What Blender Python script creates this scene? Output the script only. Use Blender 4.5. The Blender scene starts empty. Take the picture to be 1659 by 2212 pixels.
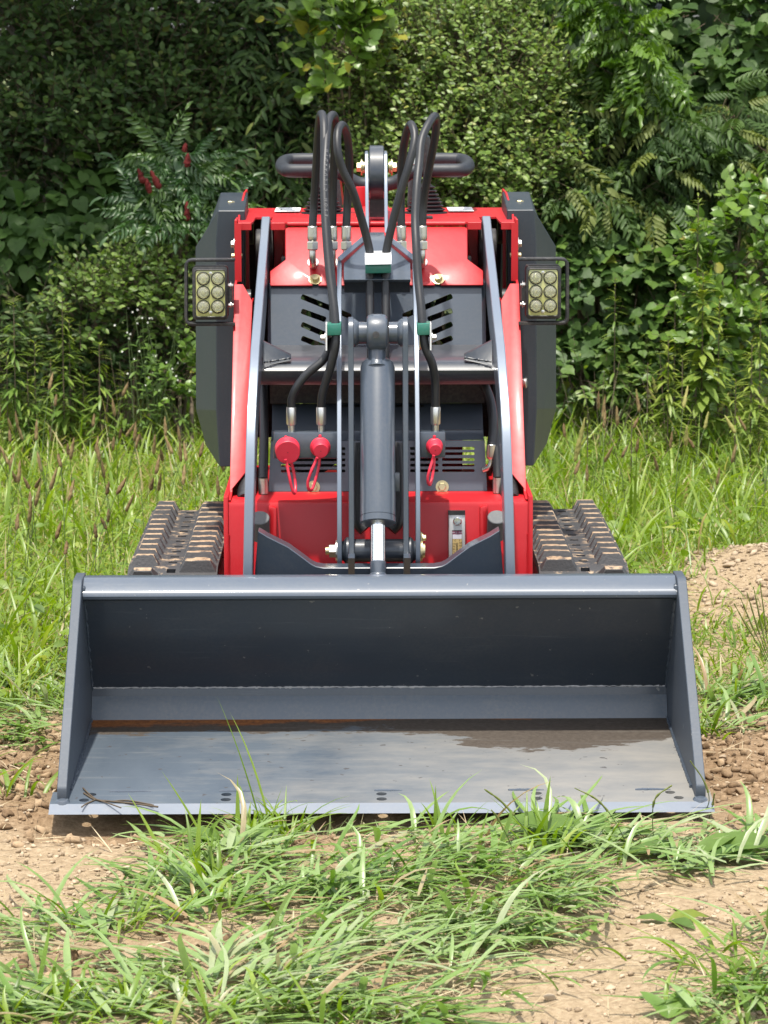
import bpy, bmesh, math, random
import numpy as np
from mathutils import Vector, Matrix, Quaternion

SC = bpy.context.scene
COL = SC.collection
R = math.radians

# ------------------------------------------------------------------ camera
PITCH, HC, FPX = R(8.49), 1.30, 6904.0          # view: 1659 x 2212 reference pixels
U0, V0 = 829.5, 1106.0
cd = bpy.data.cameras.new('camera')
cam = bpy.data.objects.new('camera', cd)
COL.objects.link(cam)
cd.sensor_fit = 'VERTICAL'
cd.sensor_height = 17.3
cd.lens = FPX / 2212.0 * 17.3
cd.clip_start, cd.clip_end = 0.1, 2000
cd.dof.use_dof = True
cd.dof.focus_distance = 5.7
cd.dof.aperture_fstop = 9
cam.matrix_world = (Matrix.Translation((0, 0, HC)) @ Matrix.Rotation(R(90) - PITCH, 4, 'X')
                    @ Matrix.Rotation(R(-0.12), 4, 'Z'))
SC.camera = cam

# ------------------------------------------------------------------ sky, sun, exposure
SUN_EL, SUN_AZ = R(74), math.atan2(-0.14, -0.60)    # az measured from +Y towards +X
w = bpy.data.worlds.new('World')
SC.world = w
w.use_nodes = True
nt = w.node_tree
sky = nt.nodes.new('ShaderNodeTexSky')
sky.sky_type = 'NISHITA'
sky.sun_disc = False
sky.sun_elevation = SUN_EL
sky.sun_rotation = SUN_AZ
sky.dust_density = 3.0
sky.ozone_density = 0.6
sky.air_density = 1.0
bg = nt.nodes['Background']
bg.inputs[1].default_value = 0.15
# broken bright cloud all over the sky
wc = nt.nodes.new('ShaderNodeTexCoord')
wn = nt.nodes.new('ShaderNodeTexNoise')
wn.inputs['Scale'].default_value = 2.2
wn.inputs['Detail'].default_value = 7
wn.inputs['Roughness'].default_value = 0.55
nt.links.new(wc.outputs['Generated'], wn.inputs['Vector'])
wr = nt.nodes.new('ShaderNodeValToRGB')
wr.color_ramp.elements[0].position = 0.42
wr.color_ramp.elements[1].position = 0.58
wr.color_ramp.elements[1].color = (0.9, 0.9, 0.9, 1)
nt.links.new(wn.outputs[0], wr.inputs[0])
wm = nt.nodes.new('ShaderNodeMix')
wm.data_type = 'RGBA'
wm.inputs[7].default_value = (6.6, 6.8, 7.1, 1)
nt.links.new(wr.outputs[0], wm.inputs[0])
nt.links.new(sky.outputs[0], wm.inputs[6])
nt.links.new(wm.outputs[2], bg.inputs[0])
sl = bpy.data.lights.new('sun', 'SUN')
sun = bpy.data.objects.new('sun', sl)
COL.objects.link(sun)
sl.energy = 3.4
sl.angle = R(1.2)
sl.color = (1.0, 0.95, 0.86)
sdir = Vector((math.sin(SUN_AZ) * math.cos(SUN_EL), math.cos(SUN_AZ) * math.cos(SUN_EL), math.sin(SUN_EL)))
sun.rotation_euler = sdir.to_track_quat('Z', 'Y').to_euler()
SC.view_settings.view_transform = 'Standard'
SC.view_settings.look = 'None'
SC.view_settings.exposure = 0.95
SC.view_settings.gamma = 1.0
SC.cycles.max_bounces = 8
SC.cycles.transmission_bounces = 4

# ------------------------------------------------------------------ measuring helpers
CP, SP = math.cos(PITCH), math.sin(PITCH)


def at(u, v, Y):
    """World point seen at reference pixel (u, v) at distance Y."""
    a, b = (u - U0) / FPX, (V0 - v) / FPX
    t = Y / (CP + b * SP)
    return Vector((a * t, Y, HC + t * (-SP + b * CP)))


def uv_of(x, y, z=0.0):
    d = y * CP - (z - HC) * SP
    return U0 + FPX * x / d, V0 - FPX * (y * SP + (z - HC) * CP) / d


YR = 6.3


def M(du, v, Y):
    """Loader space: du = pixels off the loader's own centre line."""
    p = at(U0 + du, v, Y)
    return Vector((p.x, Y - YR, p.z))


def A(u, v, Y):
    return M(u - (823.5 - 11.5 * (Y - 5.2) / 1.6), v, Y)


def L(x, Y, z):
    return Vector((x, Y - YR, z))


# ------------------------------------------------------------------ materials
def newmat(name):
    m = bpy.data.materials.new(name)
    m.use_nodes = True
    n = m.node_tree.nodes
    return m, n, m.node_tree.links, n['Principled BSDF']


def noise(n, l, scale, detail=4, rough=0.55, vec=None):
    t = n.new('ShaderNodeTexNoise')
    t.inputs['Scale'].default_value = scale
    t.inputs['Detail'].default_value = detail
    t.inputs['Roughness'].default_value = rough
    if vec is not None:
        l.new(vec, t.inputs['Vector'])
    return t


def ramp(n, l, fac, stops):
    r = n.new('ShaderNodeValToRGB')
    e = r.color_ramp.elements
    while len(e) < len(stops):
        e.new(0.5)
    for i, (p, c) in enumerate(stops):
        e[i].position = p
        e[i].color = (*c, 1) if len(c) == 3 else c
    l.new(fac, r.inputs[0])
    return r


def mixc(n, l, fac, a, b):
    m = n.new('ShaderNodeMix')
    m.data_type = 'RGBA'
    for sock, val in ((0, fac), (6, a), (7, b)):
        if hasattr(val, 'is_output'):
            l.new(val, m.inputs[sock])
        elif sock == 0:
            m.inputs[0].default_value = val
        else:
            m.inputs[sock].default_value = (*val, 1)
    return m.outputs[2]


def bump(n, l, h, strength, dist, bs):
    b = n.new('ShaderNodeBump')
    b.inputs['Strength'].default_value = strength
    b.inputs['Distance'].default_value = dist
    l.new(h, b.inputs['Height'])
    l.new(b.outputs[0], bs.inputs['Normal'])
    return b


def paint(name, col, rough=0.33, coat=0.5, metal=0.0, dust=0.25, dustcol=(0.30, 0.26, 0.20), peel=0.02):
    m, n, l, b = newmat(name)
    tc = n.new('ShaderNodeTexCoord').outputs['Object']
    big = noise(n, l, 9, 6, 0.65, tc)
    fine = noise(n, l, 160, 3, 0.6, tc)
    mm = n.new('ShaderNodeMath')
    mm.operation = 'MULTIPLY'
    l.new(big.outputs[0], mm.inputs[0])
    l.new(fine.outputs[0], mm.inputs[1])
    r = ramp(n, l, mm.outputs[0], [(0.2, (0, 0, 0)), (0.5, (dust, dust, dust))])
    c = mixc(n, l, r.outputs[0], col, dustcol)
    l.new(c, b.inputs['Base Color'])
    rr = n.new('ShaderNodeMapRange')
    rr.inputs[3].default_value = rough - 0.05
    rr.inputs[4].default_value = rough + 0.15
    l.new(big.outputs[0], rr.inputs[0])
    l.new(rr.outputs[0], b.inputs['Roughness'])
    b.inputs['Metallic'].default_value = metal
    b.inputs['Coat Weight'].default_value = coat
    b.inputs['Coat Roughness'].default_value = 0.12
    pn = noise(n, l, 45, 2, 0.5, tc)
    bump(n, l, pn.outputs[0], peel, 0.02, b)
    return m


GREY = paint('grey_paint', (0.046, 0.060, 0.080), 0.32, 0.55, dust=0.08, peel=0.006)
GREY_SHEEN = paint('grey_paint_sheen', (0.16, 0.19, 0.235), 0.34, 0.4, 0.4, dust=0.06, peel=0.006)  # grey paint made lighter and part metallic; sky sheen on edges put into it
GUARD = paint('guard_paint', (0.019, 0.028, 0.038), 0.42, 0.1, dust=0.05, peel=0.006)
DARK = paint('dark_grey_paint', (0.024, 0.031, 0.042), 0.38, 0.4, dust=0.08, peel=0.006)
RED = paint('red_paint', (0.44, 0.0048, 0.010), 0.42, 0.10, dust=0.05, dustcol=(0.5, 0.12, 0.1))
BLACK = paint('black_metal', (0.014, 0.014, 0.016), 0.45, 0.1, dust=0.2)
RUBBER = paint('hose_rubber', (0.0115, 0.0125, 0.015), 0.42, 0.0, dust=0.03, peel=0.01)
FOAM = paint('grip_foam', (0.014, 0.017, 0.022), 0.5, 0.0, dust=0.02, peel=0.05)
STEEL = paint('zinc_steel', (0.62, 0.60, 0.55), 0.30, 0.0, 1.0, 0.15)
YZINC = paint('yellow_zinc', (0.60, 0.52, 0.30), 0.33, 0.0, 1.0, 0.15)
CHROME = paint('chrome', (0.80, 0.80, 0.80), 0.12, 0.0, 1.0, 0.0)
WHITE = paint('white_sticker', (0.80, 0.80, 0.78), 0.4, 0.0, dust=0.02)
PLATE = paint('zinc_plate', (0.72, 0.72, 0.72), 0.4, 0.0, 0.4, 0.05)
GREEN = paint('green_plastic', (0.010, 0.135, 0.095), 0.4, 0.2, dust=0.1)
CAP = paint('red_rubber_cap', (0.62, 0.022, 0.050), 0.42, 0.0, dust=0.06, dustcol=(0.6, 0.2, 0.2))
LENS = paint('lamp_reflector', (0.37, 0.37, 0.125), 0.35, 0.8, dust=0.1)
BUMPER = paint('bumper_rubber', (0.085, 0.09, 0.095), 0.6, 0.0, dust=0.2)
ALU = paint('aluminium', (0.55, 0.54, 0.53), 0.4, 0.0, 0.5, 0.05)
TAN = paint('gauge_scale', (0.50, 0.36, 0.15), 0.4, 0.3, dust=0.0)
PALE = paint('gauge_white', (0.60, 0.58, 0.64), 0.4, 0.3, dust=0.0)
MAROON = paint('gauge_band', (0.22, 0.05, 0.09), 0.4, 0.3, dust=0.0)
INK = paint('ink', (0.02, 0.015, 0.01), 0.5, 0.0, dust=0.0)
PRINT = paint('hose_print', (0.16, 0.16, 0.16), 0.6, 0.0, dust=0.0)
ORANGE = paint('orange_strap', (0.50, 0.09, 0.05), 0.5, 0.0, dust=0.05)


def glass_mat():
    m, n, l, b = newmat('led_lens_glass')
    b.inputs['Base Color'].default_value = (0.90, 0.90, 0.75, 1)
    b.inputs['Roughness'].default_value = 0.03
    b.inputs['IOR'].default_value = 1.45
    b.inputs['Transmission Weight'].default_value = 0.85
    return m


GLASS = glass_mat()


def mud_rubber(name, off):
    m, n, l, b = newmat(name)
    tc = n.new('ShaderNodeTexCoord').outputs['Object']
    g = n.new('ShaderNodeNewGeometry')
    sx = n.new('ShaderNodeSeparateXYZ')
    l.new(g.outputs['Normal'], sx.inputs[0])
    nz = noise(n, l, 40, 6, 0.7, g.outputs['Position'])
    add = n.new('ShaderNodeMath')
    add.operation = 'MULTIPLY_ADD'
    l.new(nz.outputs[0], add.inputs[0])
    add.inputs[1].default_value = 1.6
    add.inputs[2].default_value = off
    ad2 = n.new('ShaderNodeMath')
    ad2.operation = 'ADD'
    l.new(add.outputs[0], ad2.inputs[0])
    l.new(sx.outputs[2], ad2.inputs[1])
    r = ramp(n, l, ad2.outputs[0], [(0.72, (0, 0, 0)), (0.92, (1, 1, 1))])
    mud = ramp(n, l, nz.outputs[0], [(0.3, (0.20, 0.13, 0.075)), (0.7, (0.42, 0.31, 0.20))])
    c = mixc(n, l, r.outputs[0], (0.036, 0.036, 0.038), mud.outputs[0])
    l.new(c, b.inputs['Base Color'])
    b.inputs['Roughness'].default_value = 0.65
    n2 = noise(n, l, 180, 4, 0.6, g.outputs['Position'])
    bump(n, l, n2.outputs[0], 0.35, 0.004, b)
    return m


TRACK = mud_rubber('muddy_track_rubber', -0.79)
BELT = mud_rubber('dusty_track_belt', -1.12)


def bucket_floor_mat():
    """Worn painted steel: rust along the rear corner, mud stain and dried-silt film, streaks along the digging direction."""
    m, n, l, b = newmat('worn_bucket_steel')
    tc = n.new('ShaderNodeTexCoord').outputs['Object']
    sx = n.new('ShaderNodeSeparateXYZ')
    l.new(tc, sx.inputs[0])
    mp = n.new('ShaderNodeMapping')
    l.new(tc, mp.inputs[0])
    mp.inputs['Scale'].default_value = (1, 0.35, 1)
    nb = noise(n, l, 7, 8, 0.62, mp.outputs[0])
    mp2 = n.new('ShaderNodeMapping')
    l.new(tc, mp2.inputs[0])
    mp2.inputs['Scale'].default_value = (0.45, 1.0, 1)
    ns = noise(n, l, 14, 9, 0.68, mp2.outputs[0])
    nf = noise(n, l, 120, 5, 0.7, tc)

    def math2(op, a, bb, c=None):
        q = n.new('ShaderNodeMath')
        q.operation = op
        for i, s in enumerate((a, bb, c)):
            if s is None:
                continue
            if hasattr(s, 'is_output'):
                l.new(s, q.inputs[i])
            else:
                q.inputs[i].default_value = s
        return q.outputs[0]

    x, y = sx.outputs[0], sx.outputs[1]          # y: -1.1 front edge ... -0.58 rear corner
    # silt film, stronger to the right side and rear
    film = math2('MULTIPLY_ADD', x, 0.60, 0.38)
    film = math2('ADD', film, math2('MULTIPLY_ADD', ns.outputs[0], 0.9, -0.45))
    rf = ramp(n, l, film, [(0.15, (0, 0, 0)), (0.75, (0.85, 0.85, 0.85))])
    base = ramp(n, l, nb.outputs[0], [(0.3, (0.052, 0.068, 0.088)), (0.7, (0.080, 0.098, 0.118))])
    c = mixc(n, l, rf.outputs[0], base.outputs[0], (0.225, 0.212, 0.188))
    # wet mud: from the rear corner forward, widest right of the middle
    bell = math2('SUBTRACT', x, 0.33)
    bell = math2('MULTIPLY', bell, bell)
    bell = math2('MULTIPLY_ADD', bell, -2.4, 0.13)
    bell = math2('MAXIMUM', bell, 0.0)
    d = math2('MULTIPLY_ADD', y, 8.0, 4.8 + 0.37 + 0.48)
    d = math2('MULTIPLY_ADD', bell, 8.0, d)
    d = math2('ADD', d, math2('MULTIPLY_ADD', ns.outputs[0], 2.8, -1.4))
    rm = ramp(n, l, d, [(0.44, (0, 0, 0)), (0.52, (1, 1, 1))])
    mudc = ramp(n, l, nf.outputs[0], [(0.3, (0.046, 0.037, 0.030)), (0.7, (0.082, 0.068, 0.055))])
    c = mixc(n, l, rm.outputs[0], c, mudc.outputs[0])
    # rust right in the corner
    e = math2('MULTIPLY_ADD', y, 18.0, 10.95)
    e = math2('ADD', e, math2('MULTIPLY_ADD', ns.outputs[0], 2.2, -1.1))
    e = math2('ADD', e, math2('MULTIPLY', x, -0.9))
    rr = ramp(n, l, e, [(0.35, (0, 0, 0)), (0.6, (0.9, 0.9, 0.9))])
    rust = ramp(n, l, nf.outputs[0], [(0.3, (0.11, 0.042, 0.018)), (0.7, (0.30, 0.11, 0.030))])
    c = mixc(n, l, rr.outputs[0], c, rust.outputs[0])
    # dull scratches and pale dried streaks along the bucket
    mp3 = n.new('ShaderNodeMapping')
    l.new(tc, mp3.inputs[0])
    mp3.inputs['Scale'].default_value = (0.05, 1.0, 1)
    nl_ = noise(n, l, 70, 5, 0.75, mp3.outputs[0])
    rs = ramp(n, l, nl_.outputs[0], [(0.56, (0, 0, 0)), (0.72, (0.30, 0.30, 0.30))])
    c = mixc(n, l, rs.outputs[0], c, (0.22, 0.22, 0.21))
    # specks
    nsx = noise(n, l, 55, 2, 0.5, tc)
    sp = ramp(n, l, nsx.outputs[0], [(0.70, (0, 0, 0)), (0.73, (0.8, 0.8, 0.8))])
    c = mixc(n, l, sp.outputs[0], c, (0.05, 0.045, 0.045))
    l.new(c, b.inputs['Base Color'])
    ro = n.new('ShaderNodeMapRange')
    ro.inputs[3].default_value = 0.62
    ro.inputs[4].default_value = 0.90
    l.new(nb.outputs[0], ro.inputs[0])
    l.new(ro.outputs[0], b.inputs['Roughness'])
    b.inputs['Specular IOR Level'].default_value = 0.22
    bump(n, l, nf.outputs[0], 0.08, 0.002, b)
    return m


BFLOOR = bucket_floor_mat()


def lip_mat(name, col, metal=0.0, rough=0.36, coat=0.5):
    """Grey paint with small rust scuffs."""
    m = paint(name, col, rough, coat, metal, dust=0.07, peel=0.006)
    n, l = m.node_tree.nodes, m.node_tree.links
    b = n['Principled BSDF']
    src = b.inputs['Base Color'].links[0].from_socket
    tc = n.new('ShaderNodeTexCoord').outputs['Object']
    mp = n.new('ShaderNodeMapping')
    l.new(tc, mp.inputs[0])
    mp.inputs['Scale'].default_value = (0.35, 1.5, 1.5)
    q = noise(n, l, 22, 7, 0.7, mp.outputs[0])
    r = ramp(n, l, q.outputs[0], [(0.70, (0, 0, 0)), (0.76, (0.85, 0.85, 0.85))])
    c = mixc(n, l, r.outputs[0], src, (0.16, 0.07, 0.03))
    fl = noise(n, l, 75, 2, 0.5, tc)
    rf = ramp(n, l, fl.outputs[0], [(0.735, (0, 0, 0)), (0.755, (0.55, 0.55, 0.55))])
    c = mixc(n, l, rf.outputs[0], c, (0.26, 0.25, 0.23))
    mq = n.new('ShaderNodeMapping')
    l.new(tc, mq.inputs[0])
    mq.inputs['Scale'].default_value = (0.06, 1.0, 1.0)
    sq = noise(n, l, 60, 5, 0.75, mq.outputs[0])
    rq = ramp(n, l, sq.outputs[0], [(0.60, (0, 0, 0)), (0.75, (0.22, 0.22, 0.22))])
    c = mixc(n, l, rq.outputs[0], c, (0.20, 0.21, 0.22))
    l.new(c, b.inputs['Base Color'])
    return m


BGREY = lip_mat('bucket_paint', (0.034, 0.044, 0.060))
LIP_SHEEN = lip_mat('bucket_lip_sheen', (0.070, 0.088, 0.114), 0.08)  # bucket paint lightened; the sky's brightness on the lip put into its colour


# ------------------------------------------------------------------ mesh helpers
class MB:
    def __init__(self):
        self.bm = bmesh.new()

    def face_prism(self, pts, off):
        """Closed prism: polygon pts swept by off."""
        off = Vector(off)
        a = [self.bm.verts.new(p) for p in pts]
        b = [self.bm.verts.new(Vector(p) + off) for p in pts]
        k = len(pts)
        fs = [self.bm.faces.new(a[::-1]), self.bm.faces.new(b)]
        for i in range(k):
            fs.append(self.bm.faces.new((a[i], a[(i + 1) % k], b[(i + 1) % k], b[i])))
        bmesh.ops.recalc_face_normals(self.bm, faces=fs)
        return self

    def box(self, lo, hi):
        x0, y0, z0 = lo
        x1, y1, z1 = hi
        return self.face_prism([(x0, y0, z0), (x1, y0, z0), (x1, y0, z1), (x0, y0, z1)], (0, y1 - y0, 0))

    def hexa(self, front, back):
        """8-corner solid from two matching quads / n-gons."""
        a = [self.bm.verts.new(p) for p in front]
        b = [self.bm.verts.new(p) for p in back]
        k = len(a)
        fs = [self.bm.faces.new(a[::-1]), self.bm.faces.new(b)]
        for i in range(k):
            fs.append(self.bm.faces.new((a[i], a[(i + 1) % k], b[(i + 1) % k], b[i])))
        bmesh.ops.recalc_face_normals(self.bm, faces=fs)
        return self

    def lathe(self, p0, axis, prof, seg=20, phase=0.0):
        """prof: (distance along axis, radius)."""
        axis = Vector(axis).normalized()
        e1 = axis.orthogonal().normalized()
        if abs(axis.z) < 0.9:
            e1 = Vector((0, 0, 1)).cross(axis).normalized()
        e2 = axis.cross(e1)
        p0 = Vector(p0)
        rings = []
        for d, r in prof:
            c = p0 + axis * d
            if r < 1e-6:
                rings.append([self.bm.verts.new(c)])
            else:
                rings.append([self.bm.verts.new(c + r * (math.cos(phase + 2 * math.pi * i / seg) * e1 + math.sin(phase + 2 * math.pi * i / seg) * e2)) for i in range(seg)])
        fs = []
        for a, b in zip(rings[:-1], rings[1:]):
            if len(a) == 1 and len(b) == 1:
                continue
            for i in range(seg):
                j = (i + 1) % seg
                if len(a) == 1:
                    fs.append(self.bm.faces.new((a[0], b[j], b[i])))
                elif len(b) == 1:
                    fs.append(self.bm.faces.new((a[i], a[j], b[0])))
                else:
                    fs.append(self.bm.faces.new((a[i], a[j], b[j], b[i])))
        if len(rings[0]) > 1:
            fs.append(self.bm.faces.new(rings[0][::-1]))
        if len(rings[-1]) > 1:
            fs.append(self.bm.faces.new(rings[-1]))
        bmesh.ops.recalc_face_normals(self.bm, faces=fs)
        return self

    def cyl(self, p0, p1, r0, r1=None, seg=20, phase=0.0):
        p0, p1 = Vector(p0), Vector(p1)
        return self.lathe(p0, p1 - p0, [(0, r0), ((p1 - p0).length, r0 if r1 is None else r1)], seg, phase)

    def tube(self, pts, r, seg=12, closed=False, flat=1.0):
        pts = [Vector(p) for p in pts]
        k = len(pts)
        rings = []
        ref = None
        for i, p in enumerate(pts):
            if closed:
                t = pts[(i + 1) % k] - pts[i - 1]
            else:
                t = pts[min(i + 1, k - 1)] - pts[max(i - 1, 0)]
            t.normalize()
            if ref is None:
                ref = t.orthogonal().normalized()
            ref = (ref - t * ref.dot(t)).normalized()
            e2 = t.cross(ref)
            rr = r[i] if isinstance(r, (list, tuple)) else r
            rings.append([self.bm.verts.new(p + rr * (math.cos(2 * math.pi * j / seg) * ref + flat * math.sin(2 * math.pi * j / seg) * e2)) for j in range(seg)])
        fs = []
        n = k if closed else k - 1
        for i in range(n):
            a, b = rings[i], rings[(i + 1) % k]
            for j in range(seg):
                q = (j + 1) % seg
                fs.append(self.bm.faces.new((a[j], a[q], b[q], b[j])))
        if not closed:
            fs.append(self.bm.faces.new(rings[0][::-1]))
            fs.append(self.bm.faces.new(rings[-1]))
        bmesh.ops.recalc_face_normals(self.bm, faces=fs)
        return self

    def mesh(self, me, mat):
        n0 = len(self.bm.verts)
        self.bm.from_mesh(me)
        self.bm.verts.ensure_lookup_table()
        for v in self.bm.verts[n0:]:
            v.co = mat @ v.co
        return self

    def build(self, name, mat, parent=None, bevel=0.0, seg=2, smooth=True, angle=32, loc=None, label=None):
        bm = self.bm
        if bevel:
            ed = [e for e in bm.edges if len(e.link_faces) == 2 and e.calc_face_angle(0) > R(28)]
            bmesh.ops.bevel(bm, geom=ed, offset=bevel, segments=seg, affect='EDGES', clamp_overlap=True, profile=0.5)
        me = bpy.data.meshes.new(name)
        bm.to_mesh(me)
        bm.free()
        me.materials.append(mat)
        if smooth:
            me.polygons.foreach_set('use_smooth', [True] * len(me.polygons))
            me.set_sharp_from_angle(angle=R(angle))
        return link(name, me, parent, loc, label)


def link(name, me, parent=None, loc=None, label=None):
    o = bpy.data.objects.new(name, me)
    COL.objects.link(o)
    if parent is not None:
        o.parent = parent
    if loc is not None:
        o.location = loc
    if label:
        o['label'] = label
    return o


def empty(name, loc, label, cat, group=None, rz=0.0):
    o = bpy.data.objects.new(name, None)
    COL.objects.link(o)
    o.location = loc
    o.rotation_euler = (0, 0, rz)
    o.empty_display_size = 0.1
    tag(o, label, cat, group)
    return o


def tag(o, label, cat, group=None):
    o['label'] = label
    o['category'] = cat
    if group:
        o['group'] = group
    return o


def spline(pts, n=8):
    """Catmull-Rom through pts."""
    P = [Vector(p) for p in pts]
    P = [2 * P[0] - P[1]] + P + [2 * P[-1] - P[-2]]
    out = []
    for i in range(1, len(P) - 2):
        for k in range(n):
            t = k / n
            a, b, c, d = P[i - 1], P[i], P[i + 1], P[i + 2]
            out.append(0.5 * ((2 * b) + (c - a) * t + (2 * a - 5 * b + 4 * c - d) * t * t + (3 * b - a - 3 * c + d) * t ** 3))
    out.append(P[-2].copy())
    return out


def round_rect(x0, z0, x1, z1, r, k=4):
    pts = []
    for cx, cz, a0 in ((x1 - r, z1 - r, 0), (x0 + r, z1 - r, 90), (x0 + r, z0 + r, 180), (x1 - r, z0 + r, 270)):
        for i in range(k + 1):
            a = R(a0 + 90 * i / k)
            pts.append((cx + r * math.cos(a), cz + r * math.sin(a)))
    return pts


def slot(p, q, hw, k=3):
    """Rounded slot between 2-D points, half width hw, with slightly rounded ends."""
    p, q = Vector(p), Vector(q)
    d = (q - p).normalized()
    nn = Vector((-d.y, d.x))
    r = hw * 0.6
    pts = []
    for c, s in ((q, 1), (p, -1)):
        e = d * s
        m = nn * s
        for (cc, a0) in ((c - e * r - m * (hw - r), -90), (c - e * r + m * (hw - r), 0)):
            for i in range(k + 1):
                a = R(a0 + 90 * i / k)
                pts.append(cc + e * r * math.cos(a) + m * r * math.sin(a))
    return [(a.x, a.y) for a in pts]


def holed(outer, holes, thick):
    """Flat plate in the XY plane with real holes; returns a mesh (z from -thick/2 to thick/2)."""
    c = bpy.data.curves.new('t', 'CURVE')
    c.dimensions = '2D'
    c.fill_mode = 'BOTH'
    c.extrude = thick / 2
    for ring in [outer] + holes:
        s = c.splines.new('POLY')
        s.points.add(len(ring) - 1)
        for p, q in zip(s.points, ring):
            p.co = (q[0], q[1], 0, 1)
        s.use_cyclic_u = True
    o = bpy.data.objects.new('t', c)
    COL.objects.link(o)
    dg = bpy.context.evaluated_depsgraph_get()
    me = bpy.data.meshes.new_from_object(o.evaluated_get(dg))
    bpy.data.objects.remove(o)
    bpy.data.curves.remove(c)
    return me


def text_mesh(s, size):
    c = bpy.data.curves.new('t', 'FONT')
    c.body = s
    c.size = size
    c.align_x = 'CENTER'
    c.align_y = 'CENTER'
    c.resolution_u = 2
    o = bpy.data.objects.new('t', c)
    COL.objects.link(o)
    dg = bpy.context.evaluated_depsgraph_get()
    me = bpy.data.meshes.new_from_object(o.evaluated_get(dg))
    bpy.data.objects.remove(o)
    bpy.data.curves.remove(c)
    return me


def frame(o, ex, ey):
    ex, ey = Vector(ex).normalized(), Vector(ey).normalized()
    ez = ex.cross(ey)
    m = Matrix((ex, ey, ez)).transposed().to_4x4()
    m.translation = o
    return m


_hex = {}


def bolt(parent, p, axis, r, mat, h=None, washer=True, name='bolt'):
    """Hex head with washer, axis pointing out of the surface."""
    h = h or r * 0.9
    b = MB()
    if washer:
        b.lathe(p, axis, [(0, r * 1.55), (r * 0.25, r * 1.55)], 18)
    b.lathe(Vector(p) + Vector(axis).normalized() * (r * 0.25 if washer else 0), axis, [(0, r), (h * 0.85, r), (h, r * 0.86)], 6)
    return b.build(name, mat, parent, angle=25)

# ================================================================== THE LOADER
loader = empty('compact_loader', (-0.0133, YR, 0),
               'red and slate grey compact tracked loader with its wide bucket lowered on the dirt', 'loader', rz=0.0079)


def both(fn):
    for s in (-1, 1):
        fn(s)


def mir(p, s):
    return Vector((p[0] * s, p[1], p[2]))


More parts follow.
